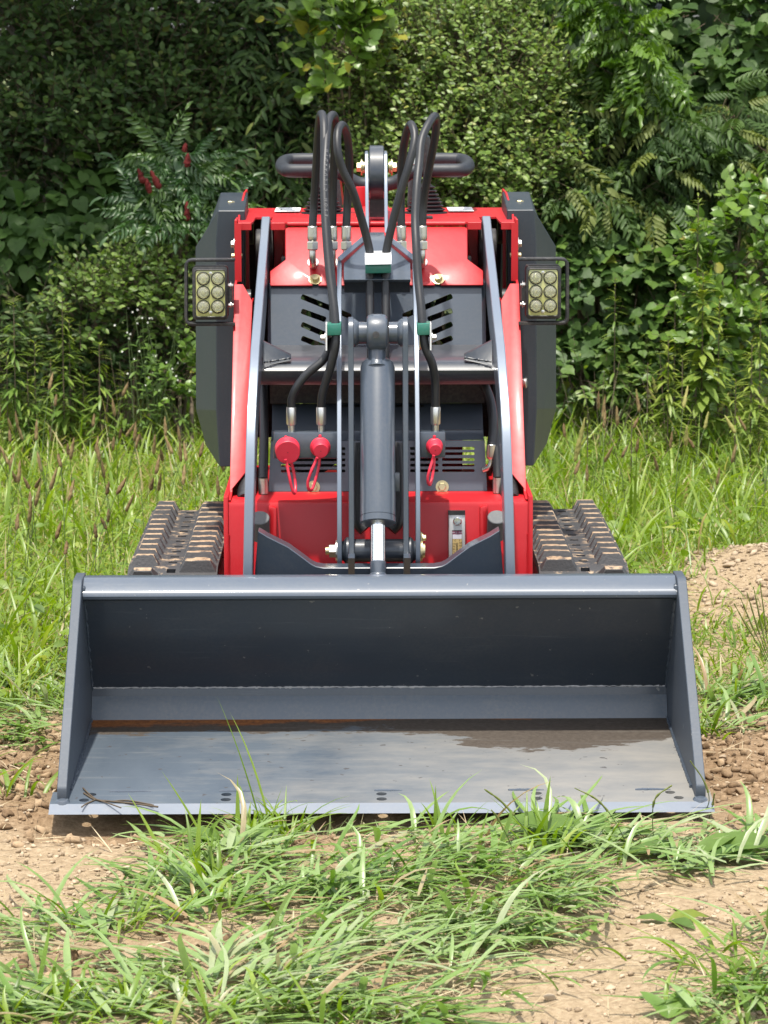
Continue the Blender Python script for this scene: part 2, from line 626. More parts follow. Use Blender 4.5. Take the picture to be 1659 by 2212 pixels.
# ---------------------------------------------------------------- bucket
def build_bucket():
    lipY, W = 5.58, 0.527
    prof_lip = [(5.660, .3420), (5.626, .3450), (5.617, .3435), (5.589, .3265), (5.5845, .3220), (5.583, .3165), (5.5855, .3115), (5.593, .3085), (5.612, .3055), (5.625, .304), (5.668, .30)]
    b = MB()
    b.face_prism([L(-W, y, z) for y, z in prof_lip], (2 * W, 0, 0))
    bucket = b.build('bucket', LIP_SHEEN, loader, angle=40)
    # back plate, leaning forward to the lip
    b = MB()
    b.face_prism([L(-W, 5.6105, .3045), L(-W, 5.755, .1156), L(-W, 5.768, .1226), L(-W, 5.6245, .3115)], (2 * W, 0, 0))
    b.build('back_plate', BGREY, bucket)
    b = MB()
    b.face_prism([L(-W, 5.752, .1155), L(-W, 5.749, .099), L(-W, 5.765, .095), L(-W, 5.768, .118)], (2 * W, 0, 0))
    b.build('backing_bar', BGREY, bucket)
    # weld bead along the back seam: one lumpy line
    rng = random.Random(3)
    pts = [L(-W + 2 * W * i / 220, 5.7535 + rng.uniform(-.0008, .0008), .1165 + rng.uniform(-.0007, .0007)) for i in range(221)]
    MB().tube(pts, [rng.uniform(.0006, .0024) for _ in pts], 6).build('weld_seam', ALU, bucket)
    # lower strip and floor
    b = MB()
    b.face_prism([L(-W, 5.749, .1015), L(-W, 5.7225, .0612), L(-W, 5.735, .051), L(-W, 5.765, .095)], (2 * W, 0, 0))
    b.build('heel_strip', EDGE, bucket)
    b = MB()
    ys = [5.285 + (5.724 - 5.285) * i / 24 for i in range(25)]

    def fz(y):
        t = (y - 5.285) / .439
        return .0335 + .0255 * t + .004 * max(0, (t - .8) / .2) ** 2
    b.face_prism([L(-W, y, fz(y)) for y in ys] + [L(-W, 5.735, .048), L(-W, 5.285, .022)], (2 * W, 0, 0))
    b.build('floor_plate', BFLOOR, bucket, angle=50)
    # cutting edge with real bolt holes
    hw = 0.556
    holes = []
    for cx in (-.262, .0, .262):
        holes += [[(cx + .0085 * math.cos(a * .3927) * 1.05, yy + .0085 * math.sin(a * .3927)) for a in range(16)] for yy in (5.243, 5.2695)]
    for cx, yy in ((-.500, 5.243), (.500, 5.244), (.488, 5.272), (-.49, 5.272)):
        holes.append([(cx + .0085 * math.cos(a * .3927), yy + .0085 * math.sin(a * .3927)) for a in range(16)])
    sl = (.0335 - .0278) / (.285 - .2235)
    k_ = math.hypot(1, sl)
    tr = lambda ring: [(x, (y - 5.2235) * k_) for x, y in ring]
    me = holed(tr([(-hw, 5.2235), (hw, 5.2235), (hw, 5.285), (-hw, 5.285)]), [tr(h) for h in holes], 0.012)
    ey = Vector((0, 1, sl)).normalized()
    b = MB().mesh(me, frame(L(0, 5.2235, .0278) - Vector((0, -sl, 1)).normalized() * .006, (1, 0, 0), ey))
    b.build('cutting_edge', BFLOOR, bucket, smooth=False)
    b = MB()
    b.face_prism([L(-hw, 5.2, .0155), L(-hw, 5.2232, .0279), L(-hw, 5.2232, .0156)], (2 * hw, 0, 0))
    b.build('bevel_edge', BARE, bucket, smooth=False)

    # weld stitches where the cutting edge meets the floor
    for x0, x1 in ((-.46, -.39), (-.275, -.215), (-.012, .035), (.215, .275), (.43, .49)):
        rg = random.Random(int(x0 * 1000))
        m_ = 24
        pts = [L(x0 + (x1 - x0) * i / m_, 5.2855 + rg.uniform(-.0006, .0006), .0335) for i in range(m_ + 1)]
        MB().tube(pts, [.0012 + .0022 * math.sin(math.pi * min(1, .08 + i / m_)) ** .5 * rg.uniform(.8, 1.1) for i in range(m_ + 1)], 8).build('weld_seam', GREY, bucket)

    # side plates
    def side(s):
        prof = [(5.2320, .030), (5.2320, .052), (5.2350, .056), (5.5805, .3400), (5.590, .3460), (5.662, .3465), (5.775, .125), (5.775, .04), (5.73, .018), (5.25, .0185)]
        b = MB()
        b.face_prism([L(s * (W + .0005), y, z) for y, z in prof], (s * .0165, 0, 0))
        o = b.build('side_plate', SIDEP, bucket, bevel=.0012, seg=1)
        rg = random.Random(5 + s)
        pts = [L(s * (W - .0005), 5.295 + .43 * i / 70, fz(5.295 + .43 * i / 70) + .002) for i in range(71)]
        MB().tube(pts, [rg.uniform(.002, .0042) for _ in pts], 6).build('weld_seam', GREY, bucket)
        pts = [L(s * (W - .0005), 5.6085 + .144 * i / 40, .305 - .19 * i / 40) for i in range(41)]
        MB().tube(pts, [rg.uniform(.0016, .0045) for _ in pts], 6).build('weld_seam', GREY, bucket)
        pts = [L(s * (W - .001), 5.592 + .003 * math.sin(i), .332 - .001 * i) for i in range(22)]
        MB().tube(pts, [rg.uniform(.0025, .0045) for _ in pts], 6).build('weld_seam', GREY, bucket)
        # weld blob at the front corner
        b = MB()
        b.lathe(L(s * (W + .008), 5.233, .026), (0, -.3, 1), [(0, .013), (.004, .0125), (.008, .009), (.010, 0)], 14)
        b.build('weld_blob', GREY, bucket)
    both(side)
    # gusset brackets behind the lip for the hitch
    for x in (-.0505, .0505):
        b = MB()
        b.face_prism([L(x - .006, 5.775, .30), L(x + .006, 5.775, .30), L(x + .006, 5.70, .365), L(x - .006, 5.70, .365)], (0, .05, 0))
        b.build('hitch_lug', GREY, bucket)
    return bucket


SIDEP = lip_mat('bucket_side_paint', (0.046, 0.059, 0.078), 0.0, 0.55, 0.0)
EDGE = paint('edge_paint', (0.085, 0.105, 0.130), 0.38, 0.3, 0.1, 0.2)
BARE = paint('scraped_edge', (0.16, 0.18, 0.21), 0.4, 0.1, 0.3, 0.15)
bucket = build_bucket()


# ---------------------------------------------------------------- lift arms
def arm(s):
    tab = ((1240, 5.765, 284), (1100, 5.775, 281), (1000, 5.80, 278), (935, 5.825, 276), (870, 5.86, 273), (750, 5.97, 265), (620, 6.19, 252.7), (540, 6.345, 245), (467, 6.475, 238))
    fr = [Vector((s * M(284, 1240, 5.765).x, 5.765 - YR, .12))] + [Vector((s * M(h, v, y).x, y - YR, M(h, v, y).z)) for v, y, h in tab]
    fr.append(fr[-1] + Vector((0, .02, -.003)))
    bk = []
    for p, q in zip(fr[1:-1], fr[2:]):
        d = (q - p)
        nn = Vector((0, d.z, -d.y)).normalized()
        bk.append(p + nn * .085)
    bk = [Vector((fr[0].x, fr[0].y + .085, .12))] + bk[:-1] + [fr[-1] + Vector((0, .06, -.05))]
    b = MB()
    o_ = Vector((.0085, 0, 0))
    ring = fr + bk[::-1]
    b.hexa([p - o_ for p in ring], [p + o_ for p in ring])
    a = b.build('lift_arm', GREY_SHEEN, loader, bevel=.0015, seg=1)
    # gusset up to the cross tube
    b = MB()
    b.face_prism([M(s * 248, 737, 6.09), M(s * 187, 767, 6.085), M(s * 187, 778, 6.07), M(s * 248, 792, 6.06)], (0, .009, .002))
    b.build('gusset', DARK, a, bevel=.0008, seg=1)
    rg = random.Random(int(9 + s))
    pts = [M(s * (246 - 58 * i / 24), 782 - 9 * i / 24, 6.055 + .012 * i / 24) for i in range(25)]
    MB().tube(pts, [rg.uniform(.0012, .0030) for _ in pts], 6).build('weld_seam', DARK, a)
    # pivot boss
    MB().cyl(L(s * .208, 6.52, .87), L(s * .245, 6.52, .87), .040, seg=24).build('pivot_boss', BLACK, a, bevel=.003)
    # lift cylinder behind the arm
    MB().cyl(L(s * .252, 6.05, .42), L(s * .252, 6.40, .66), .018, seg=20).build('lift_cylinder', BLACK, a)
    MB().cyl(L(s * .252, 6.42, .775), L(s * .268, 6.42, .775), .020, seg=20).build('pivot_pin', BLACK, a)
    return a


arms = [arm(-1), arm(1)]

# cross tube between the arms
b = MB()
b.face_prism([L(-.231, y, z) for y, z in [(6.068, .640), (6.058, .650), (6.055, .668), (6.062, .678), (6.078, .684), (6.185, .7045), (6.20, .70), (6.205, .685), (6.205, .640)]], (.462, 0, 0))
b.build('cross_tube', DARK, loader, angle=40)

# ---------------------------------------------------------------- hitch between the arm feet
b = MB()
left = [(-261, 1146), (-240, 1159), (-196, 1181), (-170, 1200), (-146, 1218), (-136, 1223), (-120, 1226)]
top = left + [(-u, v) for u, v in left[::-1]]
pts = [M(u * 1.0, v, 5.79) for u, v in top]
front = pts + [L(.236, 5.815, .23), L(-.236, 5.815, .23)]
back = [p + Vector((0, .05, 0)) for p in pts] + [L(.236, 5.84, .23), L(-.236, 5.84, .23)]
b.hexa(front, back)
b.build('hitch_plate', GREY, loader, bevel=.0015, seg=1)

# inner pair of hitch plates, pins and bosses
def inner(s):
    x = .0505
    b = MB()
    prof = [(5.835, .20), (5.835, .30), (5.895, .62), (5.898, .74)]
    cy, cz, r = 5.928, .752, .030
    arc = [(cy + r * math.cos(R(a)), cz + r * math.sin(R(a))) for a in range(180, -10, -15)]
    prof += arc + [(5.955, .60), (5.915, .30), (5.905, .20)]
    b.face_prism([L(s * (x - .0052), y, z) for y, z in prof], (s * .0104, 0, 0))
    o = b.build('hitch_side_plate', GREY, loader, bevel=.0012, seg=1)
    MB().lathe(L(s * .0455, 5.928, .752), (-s, 0, 0), [(0, .027), (.003, .0265), (.010, .021), (.0255, .0205)], 24).build('boss', GREY, o)
    MB().lathe(L(s * .0560, 5.875, .350), (s, 0, 0), [(0, .026), (.004, .026), (.0095, .019), (.013, .018)], 24).build('boss', DARK, o)


both(inner)
MB().cyl(L(-.0455, 5.878, .350), L(.0455, 5.878, .350), .0215, seg=28).build('pivot_tube', DARK, loader)


# outer link plates
LX = .0728
def link_plate(s):
    f = [M(0, v, y) for v, y in ((1173, 5.845), (1088, 5.852), (1000, 5.875), (928, 5.905), (830, 5.95), (734, 6.00), (650, 6.09), (569, 6.19))]
    pr = [(p.y, p.z) for p in f]
    cy, cz, r = 5.8775, .350, .0325
    low = [(cy + r * math.cos(R(a)), cz + r * math.sin(R(a))) for a in (330, 300, 270, 240, 210)]
    top = [(pr[-1][0] + .05, pr[-1][1] + .01)]
    bk = [(y + .055, z - .012) for y, z in pr[::-1]][1:-1]
    poly = pr + top + bk + low
    b = MB()
    b.face_prism([Vector((s * (LX - .0043), y, z)) for y, z in [(a if a[0] < 2 else (a[0] - YR, a[1])) for a in poly]], (s * .0086, 0, 0))
    return b.build('link_plate', GREY_SHEEN, loader, bevel=.001, seg=1)


links = [link_plate(-1), link_plate(1)]
# sloping top bracket of the link
def brp(du, v):
    y = 6.19 + (569 - v) / 68 * .11
    return M(du, v, y)


o2 = [(-14, 501), (16, 501), (20.5, 523), (72, 568), (72, 604), (-72, 604), (-72, 568), (-24, 523)]
b = MB()
fr = [brp(u, v) for u, v in o2]
b.hexa(fr, [p + Vector((0, .008, -.006)) for p in fr])
brk = b.build('link_bracket', GREY, loader, bevel=.001, seg=1)
for s in (-1, 1):     # raised cheek strips along the slanted shoulders
    b = MB()
    p0, p1 = brp(s * 22 - 1, 521), brp(s * 78, 567)
    d = Vector((0, .045, -.02))
    n_ = Vector((0, -.006, .004))
    w_ = Vector((s * .006, 0, .0075))
    b.hexa([p0 + n_, p1 + n_, p1 + w_ + n_, p0 + w_ + n_], [p0 + d, p1 + d, p1 + w_ + d, p0 + w_ + d])
    b.build('shoulder_strip', GREY_SHEEN, brk, bevel=.0008, seg=1)
b = MB()
b.face_prism([M(-71, 605, 6.175), M(71, 605, 6.175), M(71, 632, 6.185), M(-71, 632, 6.185)], (0, .05, 0))
b.build('bracket_box', DARK, loader, bevel=.001, seg=1)
# two thin plates rising to the roller
for s in (-1, 1):
    c = 4.2
    b = MB()
    off = 20.5 * s + 0.3
    f = [M(off - 3.6, 503, 6.297), M(off - 3.6, 440, 6.375), M(off - 3.6, 400, 6.43), M(off - 3.6, 345, 6.475), M(off - 3.6, 332, 6.482)]
    bk = [p + Vector((0, .055, .004)) for p in f[::-1]]
    b.face_prism(f + bk, (7.4 / FPX * 6.4, 0, 0))
    b.build('mast_plate', GREY_SHEEN, loader, bevel=.001, seg=1)
rc = M(1.5, 376, 6.50)
MB().lathe(rc - Vector((.0150, 0, 0)), (1, 0, 0), [(0, .055), (.002, .058), (.028, .058), (.030, .055)], 36).build('roller_pad', DARK, loader)
b = MB()
p = rc + Vector((-.0148, -.03, -.085))
b.box(p, p + Vector((.0296, .06, .055)))
b.build('roller_block', BLACK, loader)
rb = M(0, 361, 6.50)
for s in (-1, 1):
    p = Vector((s * .0245 + .0015, rb.y, rb.z))
    MB().lathe(p, (s, 0, 0), [(0, .012), (.004, .012), (.0045, .0165), (.0075, .0165)], 20).build('washer', YZINC, loader)
    bolt(loader, p + Vector((s * .0075, 0, 0)), (s, 0, 0), .0105, YZINC, .009, False)
# red mast foot and post behind
b = MB()
b.box(L(-.0185, 6.56, .90), L(.0195, 6.60, .963))
b.build('mast_foot', RED, loader, bevel=.002)
b = MB()
b.box(L(-.041, 6.585, .90), L(-.021, 6.60, .992))
b.build('mast_post', RED, loader, bevel=.0015)
b = MB()
b.face_prism([L(-.045, 6.535, .925), L(.040, 6.535, .925), L(.022, 6.60, .96), L(-.022, 6.60, .96)], (0, .02, -.02))
b.build('mast_gusset', RED, loader, bevel=.002)

# ---------------------------------------------------------------- hydraulic tilt cylinder
cyl_top, cyl_bot = A(817, 778, 5.925), A(817, 1136, 5.80)
ax = (cyl_bot - cyl_top).normalized()
ln = (cyl_bot - cyl_top).length
b = MB()
b.lathe(cyl_top - ax * .004, ax, [(0, .016), (.003, .022), (.010, .0292), (.020, .0322), (ln * .955, .0326), (ln * .956, .0318), (ln * .962, .0318), (ln * .963, .0330), (ln * .995, .0330), (ln, .030)], 40)
barrel = b.build('tilt_cylinder', GREY, loader, angle=28)
MB().cyl(cyl_bot - ax * .01, A(817, 1216, 5.775), .0137, seg=28).build('rod', CHROME, barrel)
p = A(817, 1214, 5.775)
MB().lathe(p, ax, [(0, .0147), (.022, .0147), (.024, .0165), (.028, .0172), (.05, .0172)], 28).build('rod_end', GREY, barrel)
eye = A(816, 724, 5.905)
b = MB()
b.lathe(eye + Vector((-.0190, .012, .004)), (1, 0, 0), [(0, .0285), (.003, .0325), (.010, .0345), (.028, .0345), (.035, .0325), (.038, .0285)], 32)
b.build('rod_eye', GREY, barrel)
b = MB()
b.lathe(eye + Vector((0, .012, -.026)), ax, [(0, .0165), (.03, .0165), (.036, .02)], 24)
b.build('eye_neck', GREY, barrel)
MB().lathe(eye + Vector((-.002, -.0225, .003)), (0, -1, .1), [(0, .0062), (.0015, .0062), (.0015, .004), (.0018, .004)], 14).build('grease_nipple', BLACK, barrel)
b = MB()
b.box(A(852, 1062, 5.83), A(864, 1020, 5.85))
b.build('port_block', DARK, barrel, bevel=.001)
# curved dark hoses bowed out each side of the barrel foot
for s in (-1, 1):
    pts = spline([A(817 + s * 40, 960, 6.02), A(817 + s * 45, 1030, 5.99), A(817 + s * 47, 1090, 5.965), A(817 + s * 42, 1128, 5.95), A(817 + s * 28, 1145, 5.945)], 8)
    MB().tube(pts, .012, 12).build('hydraulic_hose', RUBBER, loader)

# nuts and pins
def nut_left(p, r):
    MB().lathe(p, (-1, 0, 0), [(0, r * 1.5), (.003, r * 1.5)], 20).build('washer', STEEL, loader)
    MB().lathe(p + Vector((-.003, 0, 0)), (-1, 0, 0), [(0, r), (r * .9, r)], 6).build('nut', STEEL, loader, angle=25)
    MB().cyl(p + Vector((-.003 - r * .9, 0, 0)), p + Vector((-.010 - r * .9, 0, 0)), r * .55, seg=14).build('pin_thread', YZINC, loader)


nut_left(L(-.0772, 5.8775, .350), .0132)
nut_left(L(-.0772, 5.955, .747), .0118)
for (y, z, r) in ((5.8775, .350, .021), (5.955, .737, .020)):
    b = MB()
    b.lathe(L(.0772, y, z), (1, 0, 0), [(0, r), (.004, r), (.0045, r * .7), (.009, r * .66)], 24)
    b.build('pin_head', YZINC, loader)
    b = MB()
    b.box(L(.0775, y - .008, z), L(.0805, y + .008, z + r + .014))
    b.build('pin_flag', YZINC, loader, bevel=.001)
    bolt(loader, L(.0807, y, z + r + .003), (1, 0, 0), .006, YZINC, .006)

# ---------------------------------------------------------------- red chassis
b = MB()
cx = .283
prof = [(6.5, .2), (5.98, .2), (5.98, .418), (5.983, .425), (5.990, .4275), (6.5, .4275)]
b.face_prism([L(-cx, y, z) for y, z in prof], (2 * cx, 0, 0))
chassis = b.build('chassis', RED, loader, angle=40)
for s in (-1, 1):
    # vertical rib weldment
    b = MB()
    b.face_prism([M(s * 219, 1096, 5.962), M(s * 236, 1091, 5.962), M(s * 238, 1102, 5.962), M(s * 233, 1112, 5.962), M(s * 234, 1250, 5.962), M(s * 219, 1250, 5.962)], (0, .02, 0))
    b.build('rib', RED, chassis, bevel=.004)
    # corner post of the frame
    b = MB()
    b.box(L(s * .2835 if s > 0 else -.2925, 5.975, .15), L(.2925 if s > 0 else -.2835, 6.6, .438))
    b.build('corner_plate', RED, chassis, bevel=.002)
    MB().tube([L(s * .2835, 5.9785, .225 + .02 * i) for i in range(8)], [.0018 + .0008 * (i % 2) for i in range(8)], 6).build('weld_seam', RED, chassis)
    # rubber bumper
    pc = M(s * 256, 1117, 5.925)
    axb = Vector((0, .60, -.80)).normalized()
    MB().lathe(pc, axb, [(0, .0165), (.0012, .0178), (.05, .0178)], 30).build('rubber_bumper', BUMPER, chassis)
    MB().tube([L(s * .215 + .004 * math.sin(i), 5.979, .25 + .012 * i) for i in range(12)], .0012, 6).build('weld_seam', RED, chassis)

# ---- side towers
def tower(s):
    b = MB()
    prof = [(5.985, .43), (6.05, .436), (6.36, .807), (6.405, .815), (6.405, .935), (6.96, .935), (6.96, .30), (6.5, .30), (6.4, .43)]
    b.face_prism([L(s * .2785, y, z) for y, z in prof], (s * .005, 0, 0))
    t = b.build('side_tower', RED, loader, bevel=.0008, seg=1)
    # front flange of the lower post (sloping plate)
    b = MB()
    f = [L(s * .2835, 6.05, .437), L(s * .2545, 6.078, .470), L(s * .2465, 6.335, .778), L(s * .266, 6.362, .81), L(s * .2835, 6.362, .81)]
    b.hexa(f, [p + Vector((0, .003, -.003)) + Vector((0, .002, 0)) for p in f])
    b.build('post_flange', RED, t, bevel=.001, seg=2)
    # inner return of the flange
    b = MB()
    b.face_prism([L(s * .2465, 6.338, .775), L(s * .2545, 6.082, .468), L(s * .2555, 6.20, .468), L(s * .2475, 6.45, .775)], (s * .003, 0, 0))
    b.build('flange_return', RED, t)
    # upper ear: rim of the front edge
    b = MB()
    b.box(L(s * .270 if s > 0 else -.2835, 6.4, .812), L(.2835 if s > 0 else -.270, 6.404, .928))
    b.build('ear_rim', RED, t)
    # dark wall at the back of the pocket
    b = MB()
    b.box(L(s * .19 if s > 0 else -.278, 6.94, .43), L(.278 if s > 0 else -.19, 6.95, .92))
    b.build('pocket_wall', BLACK, t)
    # rear flange rising beside the guard
    b = MB()
    b.face_prism([L(s * .2755, 6.47, .925), L(s * .2755, 6.50, .94), L(s * .2755, 6.80, M(0, 416, 6.8).z), L(s * .2755, 6.96, M(0, 416, 6.8).z), L(s * .2755, 6.96, .925)], (s * .004, 0, 0))
    b.build('upper_flange', RED, t)
    bolt(t, L(s * .2785, 6.45, .86), (-s, 0, 0), .006, YZINC, .008)
    bolt(t, L(s * .2840, 6.43, .885), (s, 0, 0), .008, STEEL, .006)
    bolt(t, L(s * .2840, 6.43, .862), (s, 0, 0), .005, YZINC, .006)


both(tower)

# ---- hood: top plate with arm notches
# the notch outline, front to back: outer lip, slot for the arm, recess
outer = [(-.2775, 6.418), (-.2495, 6.418), (-.2475, 6.44), (-.2475, 6.60), (-.2120, 6.60), (-.2120, 6.44), (-.2105, 6.418),
         (.2105, 6.418), (.2120, 6.44), (.2120, 6.60), (.2475, 6.60), (.2475, 6.44), (.2495, 6.418), (.2775, 6.418), (.2775, 6.955), (-.2775, 6.955)]
me = holed(outer, [], .004)
b = MB().mesh(me, frame(L(0, 0, .927), (1, 0, 0), (0, 1, 0)))
hood = b.build('hood', RED, loader, bevel=.0012, seg=1)
# turned-down lip over the pockets
for s in (-1, 1):
    for xa, xb in ((.183, .2103), (.250, .2775)):
        b = MB()
        lo, hi = (s * xa, s * xb) if s > 0 else (s * xb, s * xa)
        b.box(L(lo, 6.415, .9135), L(hi, 6.419, .9285))
        b.build('hood_lip', RED, hood, bevel=.0008, seg=1)
    # pocket inner wall
    b = MB()
    b.face_prism([L(s * .183, 6.42, .925), L(s * .183, 6.42, .83), L(s * .205, 6.40, .80), L(s * .205, 6.62, .70), L(s * .183, 6.62, .925)], (-s * .003, 0, 0))
    b.build('pocket_side', RED, hood)
    b = MB()
    b.box(L(s * .183 if s > 0 else -.222, 6.56, .72), L(.222 if s > 0 else -.183, 6.565, .925))
    b.build('pocket_back', RED, hood)
    b = MB()
    b.box(L(s * .260 if s > 0 else -.278, 6.56, .72), L(.278 if s > 0 else -.260, 6.565, .925))
    b.build('pocket_back', RED, hood)
    MB().lathe(L(s * .256, 6.72, .895), (s, 0, 0), [(0, .03), (.02, .03)], 24).build('arm_pivot', BLACK, hood)
# red sloping front panel
def fpanel(du, v):
    return M(du, v, 6.42 - (v - 489) / 127 * .10)


fp = [(-190, 489), (190, 489), (196.5, 494), (196.5, 560), (230, 585), (230, 616), (138, 616), (138, 611), (126, 611), (126, 616), (-126, 616), (-126, 611), (-138, 611), (-138, 616), (-230, 616), (-230, 585), (-196.5, 560), (-196.5, 494)]
fr = [fpanel(*q) for q in fp]
nrm = (fr[4] - fr[1]).cross(fr[1] - fr[0]).normalized()
if nrm.y > 0:
    nrm = -nrm
b = MB()
b.hexa(fr, [p - nrm * .004 for p in fr])
fpan = b.build('front_panel', RED, loader, bevel=.0014, seg=2)
b = MB()
b.tube([L(-.178, 6.421, .9255), L(.178, 6.421, .9255)], .0045, 10)
b.build('folded_edge', RED, fpan)
for s in (-1, 1):
    bolt(fpan, fpanel(s * 133, 604) + nrm * .0, nrm, .0082, YZINC, .008)
# stickers on the hood top, faint grey marks on them
for u0, u1, marks in ((594, 649, [(609, .0028, .004)]), (971, 1026, [(985, .006, .0010), (997, .0055, .0012), (1010, .006, .0010)])):
    yc = 6.86
    p0, p1 = A(u0, 461, 6.74), A(u1, 461, 6.74)
    zz = .9322
    b = MB()
    b.face_prism([L(p0.x, 6.755, zz), L(p1.x, 6.755, zz), L(p1.x, 6.905, zz), L(p0.x, 6.905, zz)], (0, 0, .0006))
    st = b.build('sticker', WHITE, hood)
    for k, (um, wx, wy) in enumerate(marks):
        xm = A(um, 456, 6.83).x
        ym = 6.83 if k != 1 else 6.86
        b = MB()
        b.face_prism([L(xm - wx / 2, ym - wy * 3, zz + .0007), L(xm + wx / 2, ym - wy * 3, zz + .0007), L(xm + wx / 2, ym + wy * 3, zz + .0007), L(xm - wx / 2, ym + wy * 3, zz + .0007)], (0, 0, .0003))
        b.build('sticker_mark', INK if len(marks) == 1 else ALU, hood)

# ---------------------------------------------------------------- grille panel with slanted slots
g0, g1 = M(0, 612, 6.335), M(0, 822, 6.265)
ey = (g1 - g0).normalized()
def gl(du, v):
    p = M(du, v, 6.335 - .07 * (v - 612) / 210)
    return (p.x, (p - g0).dot(ey))


holes = []
rows = [((-163, 640), (-56, 684)), ((-163, 671.5), (-110, 691)), ((-163, 700), (-104, 726)), ((-163, 730), (-110, 751)), ((-163, 760), (-104, 785))]
for a_, b_ in rows:
    for s in (-1, 1):
        a2, b2 = (a_[0] * -s, a_[1]), (b_[0] * -s, b_[1])
        holes.append(slot(gl(*a2), gl(*b2), 6.0 / FPX * 6.4))
x0, t0 = gl(-228, 612)
x1, t1 = gl(228, 822)
me = holed([(x0, t0), (x1, t0), (x1, t1), (x0, t1)], holes, .003)
b = MB().mesh(me, frame(g0, (1, 0, 0), ey))
grille = b.build('grille_panel', GREY, loader, smooth=False)
for s in (-1, 1):
    b = MB()
    xa = s * (x1 + .0015)
    q = [g0 + Vector((s * x1, 0, 0)), g0 + Vector((s * (x1 + .008), .010, 0)), g0 + Vector((s * (x1 + .009), .16, 0))]
    q2 = [p + ey * t1 for p in q]
    inn = [p + Vector((-s * .003, .003, 0)) for p in q]
    inn2 = [p + Vector((-s * .003, .003, 0)) for p in q2]
    b.hexa(q + inn[::-1], q2 + inn2[::-1])
    b.build('grille_side', GREY, grille, angle=60)
# machinery seen through the slots
for s in (-1, 1):
    MB().cyl(L(s * .09, 6.46, .50), L(s * .09, 6.46, .80), .02, seg=16).build('engine_hose', BLACK, loader)
    MB().tube(spline([L(s * .14, 6.44, .80), L(s * .12, 6.45, .72), L(s * .155, 6.47, .66), L(s * .13, 6.46, .58)], 6), .010, 10).build('engine_hose', BLACK, loader)
b = MB()
b.box(L(-.075, 6.42, .44), L(.075, 6.62, .74))
b.build('engine_block', BLACK, loader, bevel=.01)
b = MB()
b.box(L(-.19, 6.40, .835), L(.19, 6.6, .86))
b.build('engine_tray', BLACK, loader)

COVER_LIT = paint('cover_paint_lit', (0.072, 0.090, 0.115), 0.34, 0.5, dust=0.08, peel=0.006)  # grey paint lightened; sky light on the upturned cover put into its colour
# ---------------------------------------------------------------- lower engine cover
def cov(pts_l, name, m, **k):
    """Panel from left outline rows (half width, v, Y): strip closed backwards."""
    f = [M(-h, v, y) for h, v, y in pts_l] + [M(h, v, y) for h, v, y in pts_l[::-1]]
    b = MB()
    b.hexa(f, [p + Vector((0, .004, 0)) for p in f])
    return b.build(name, m, loader, **k)


b = MB()
f = [M(-231.5, 826, 6.215), M(231.5, 826, 6.215), M(231.5, 871, 6.225), M(-231.5, 871, 6.225)]
b.hexa(f, [p + Vector((0, .08, 0)) for p in f])
cover = b.build('cover_ledge', BLACK, loader, smooth=False)  # black stands in for the cross tube's shade on this ledge
cov([(227, 872, 6.255), (228, 929, 6.165)], 'cover_slope', COVER_LIT, smooth=False)
cov([(228.5, 930, 6.163), (229.5, 951, 6.135)], 'cover_step', COVER_LIT, smooth=False)
c0, c1 = M(0, 952, 6.132), M(0, 1061, 6.115)
ey = (c1 - c0).normalized()
def cl(du, v):
    p = M(du, v, 6.132 - .017 * (v - 952) / 109)
    return (p.x, (p - c0).dot(ey))


holes = []
for v in (969, 980.5, 993, 1005, 1017):
    for ua, ub in ((139, 209), (70, 131), (-209, -139), (-131, -70)):
        hwid = 3.0 / FPX * 6.2
        holes.append(slot(cl(ua, v), cl(ub, v), hwid, 2))
xa, ta = cl(231, 952)
xb, tb = cl(236, 1061)
me = holed([(-xa, ta), (xa, ta), (xb, tb), (-xb, tb)], holes, .003)
b = MB().mesh(me, frame(c0, (1, 0, 0), ey))
lower = b.build('cover_panel', COVER_LIT, loader, smooth=False)
for s in (-1, 1):
    b = MB()
    f = [c0 + Vector((s * xa, 0, 0)), c0 + Vector((s * xa, .16, 0)), c1 + Vector((s * xb, .16, 0)), c1 + Vector((s * xb, 0, 0))]
    b.face_prism(f, (-s * .003, 0, 0))
    b.build('cover_side', COVER_LIT, lower)
    bolt(lower, M(s * 139, 1052, 6.115), (0, -1, .15), .0082, YZINC, .007)
f = [M(-235.5, 1062, 6.112), M(235.5, 1062, 6.112), M(243, 1075, 6.098), M(243, 1079, 6.096), M(-243, 1079, 6.096), M(-243, 1075, 6.098)]
b = MB()
b.hexa(f, [p + Vector((0, .03, 0)) for p in f])
b.build('cover_flange', BLACK, lower, bevel=.001, seg=1)
# parts behind the lower slots
b = MB()
b.box(L(-.08, 6.24, .44), L(.10, 6.42, .58))
b.build('engine_sump', BLACK, loader, bevel=.01)
b = MB()
b.box(L(.10, 6.30, .44), L(.17, 6.34, .525))
b.build('fuel_pump', RED, loader, bevel=.005)
MB().lathe(L(-.13, 6.28, .50), (0, -1, 0), [(0, .06), (.02, .06), (.02, .045), (.03, .045)], 28).build('pulley', BLACK, loader)

# ---------------------------------------------------------------- coupler blocks, ferrules, caps
def coupler_block(u0, u1):
    b = MB()
    f = [A(u0, 934, 5.925), A(u1, 934, 5.925), A(u1, 990, 5.925), A(u0, 990, 5.925)]
    b.hexa(f, [p + Vector((0, .04, 0)) for p in f])
    return b.build('coupler_block', GREY, loader, bevel=.0022, seg=2)


blk = [coupler_block(592, 731), coupler_block(902, 963)]
for u in (630.5, 695, 942):
    b = MB()
    b.lathe(A(u, 879, 5.94), (0, 0, -1), [(0, .0088), (.001, .0094), (.031, .0094), (.033, .0085), (.0345, .0062), (.050, .0058)], 20)
    b.build('hose_ferrule', STEEL, loader)


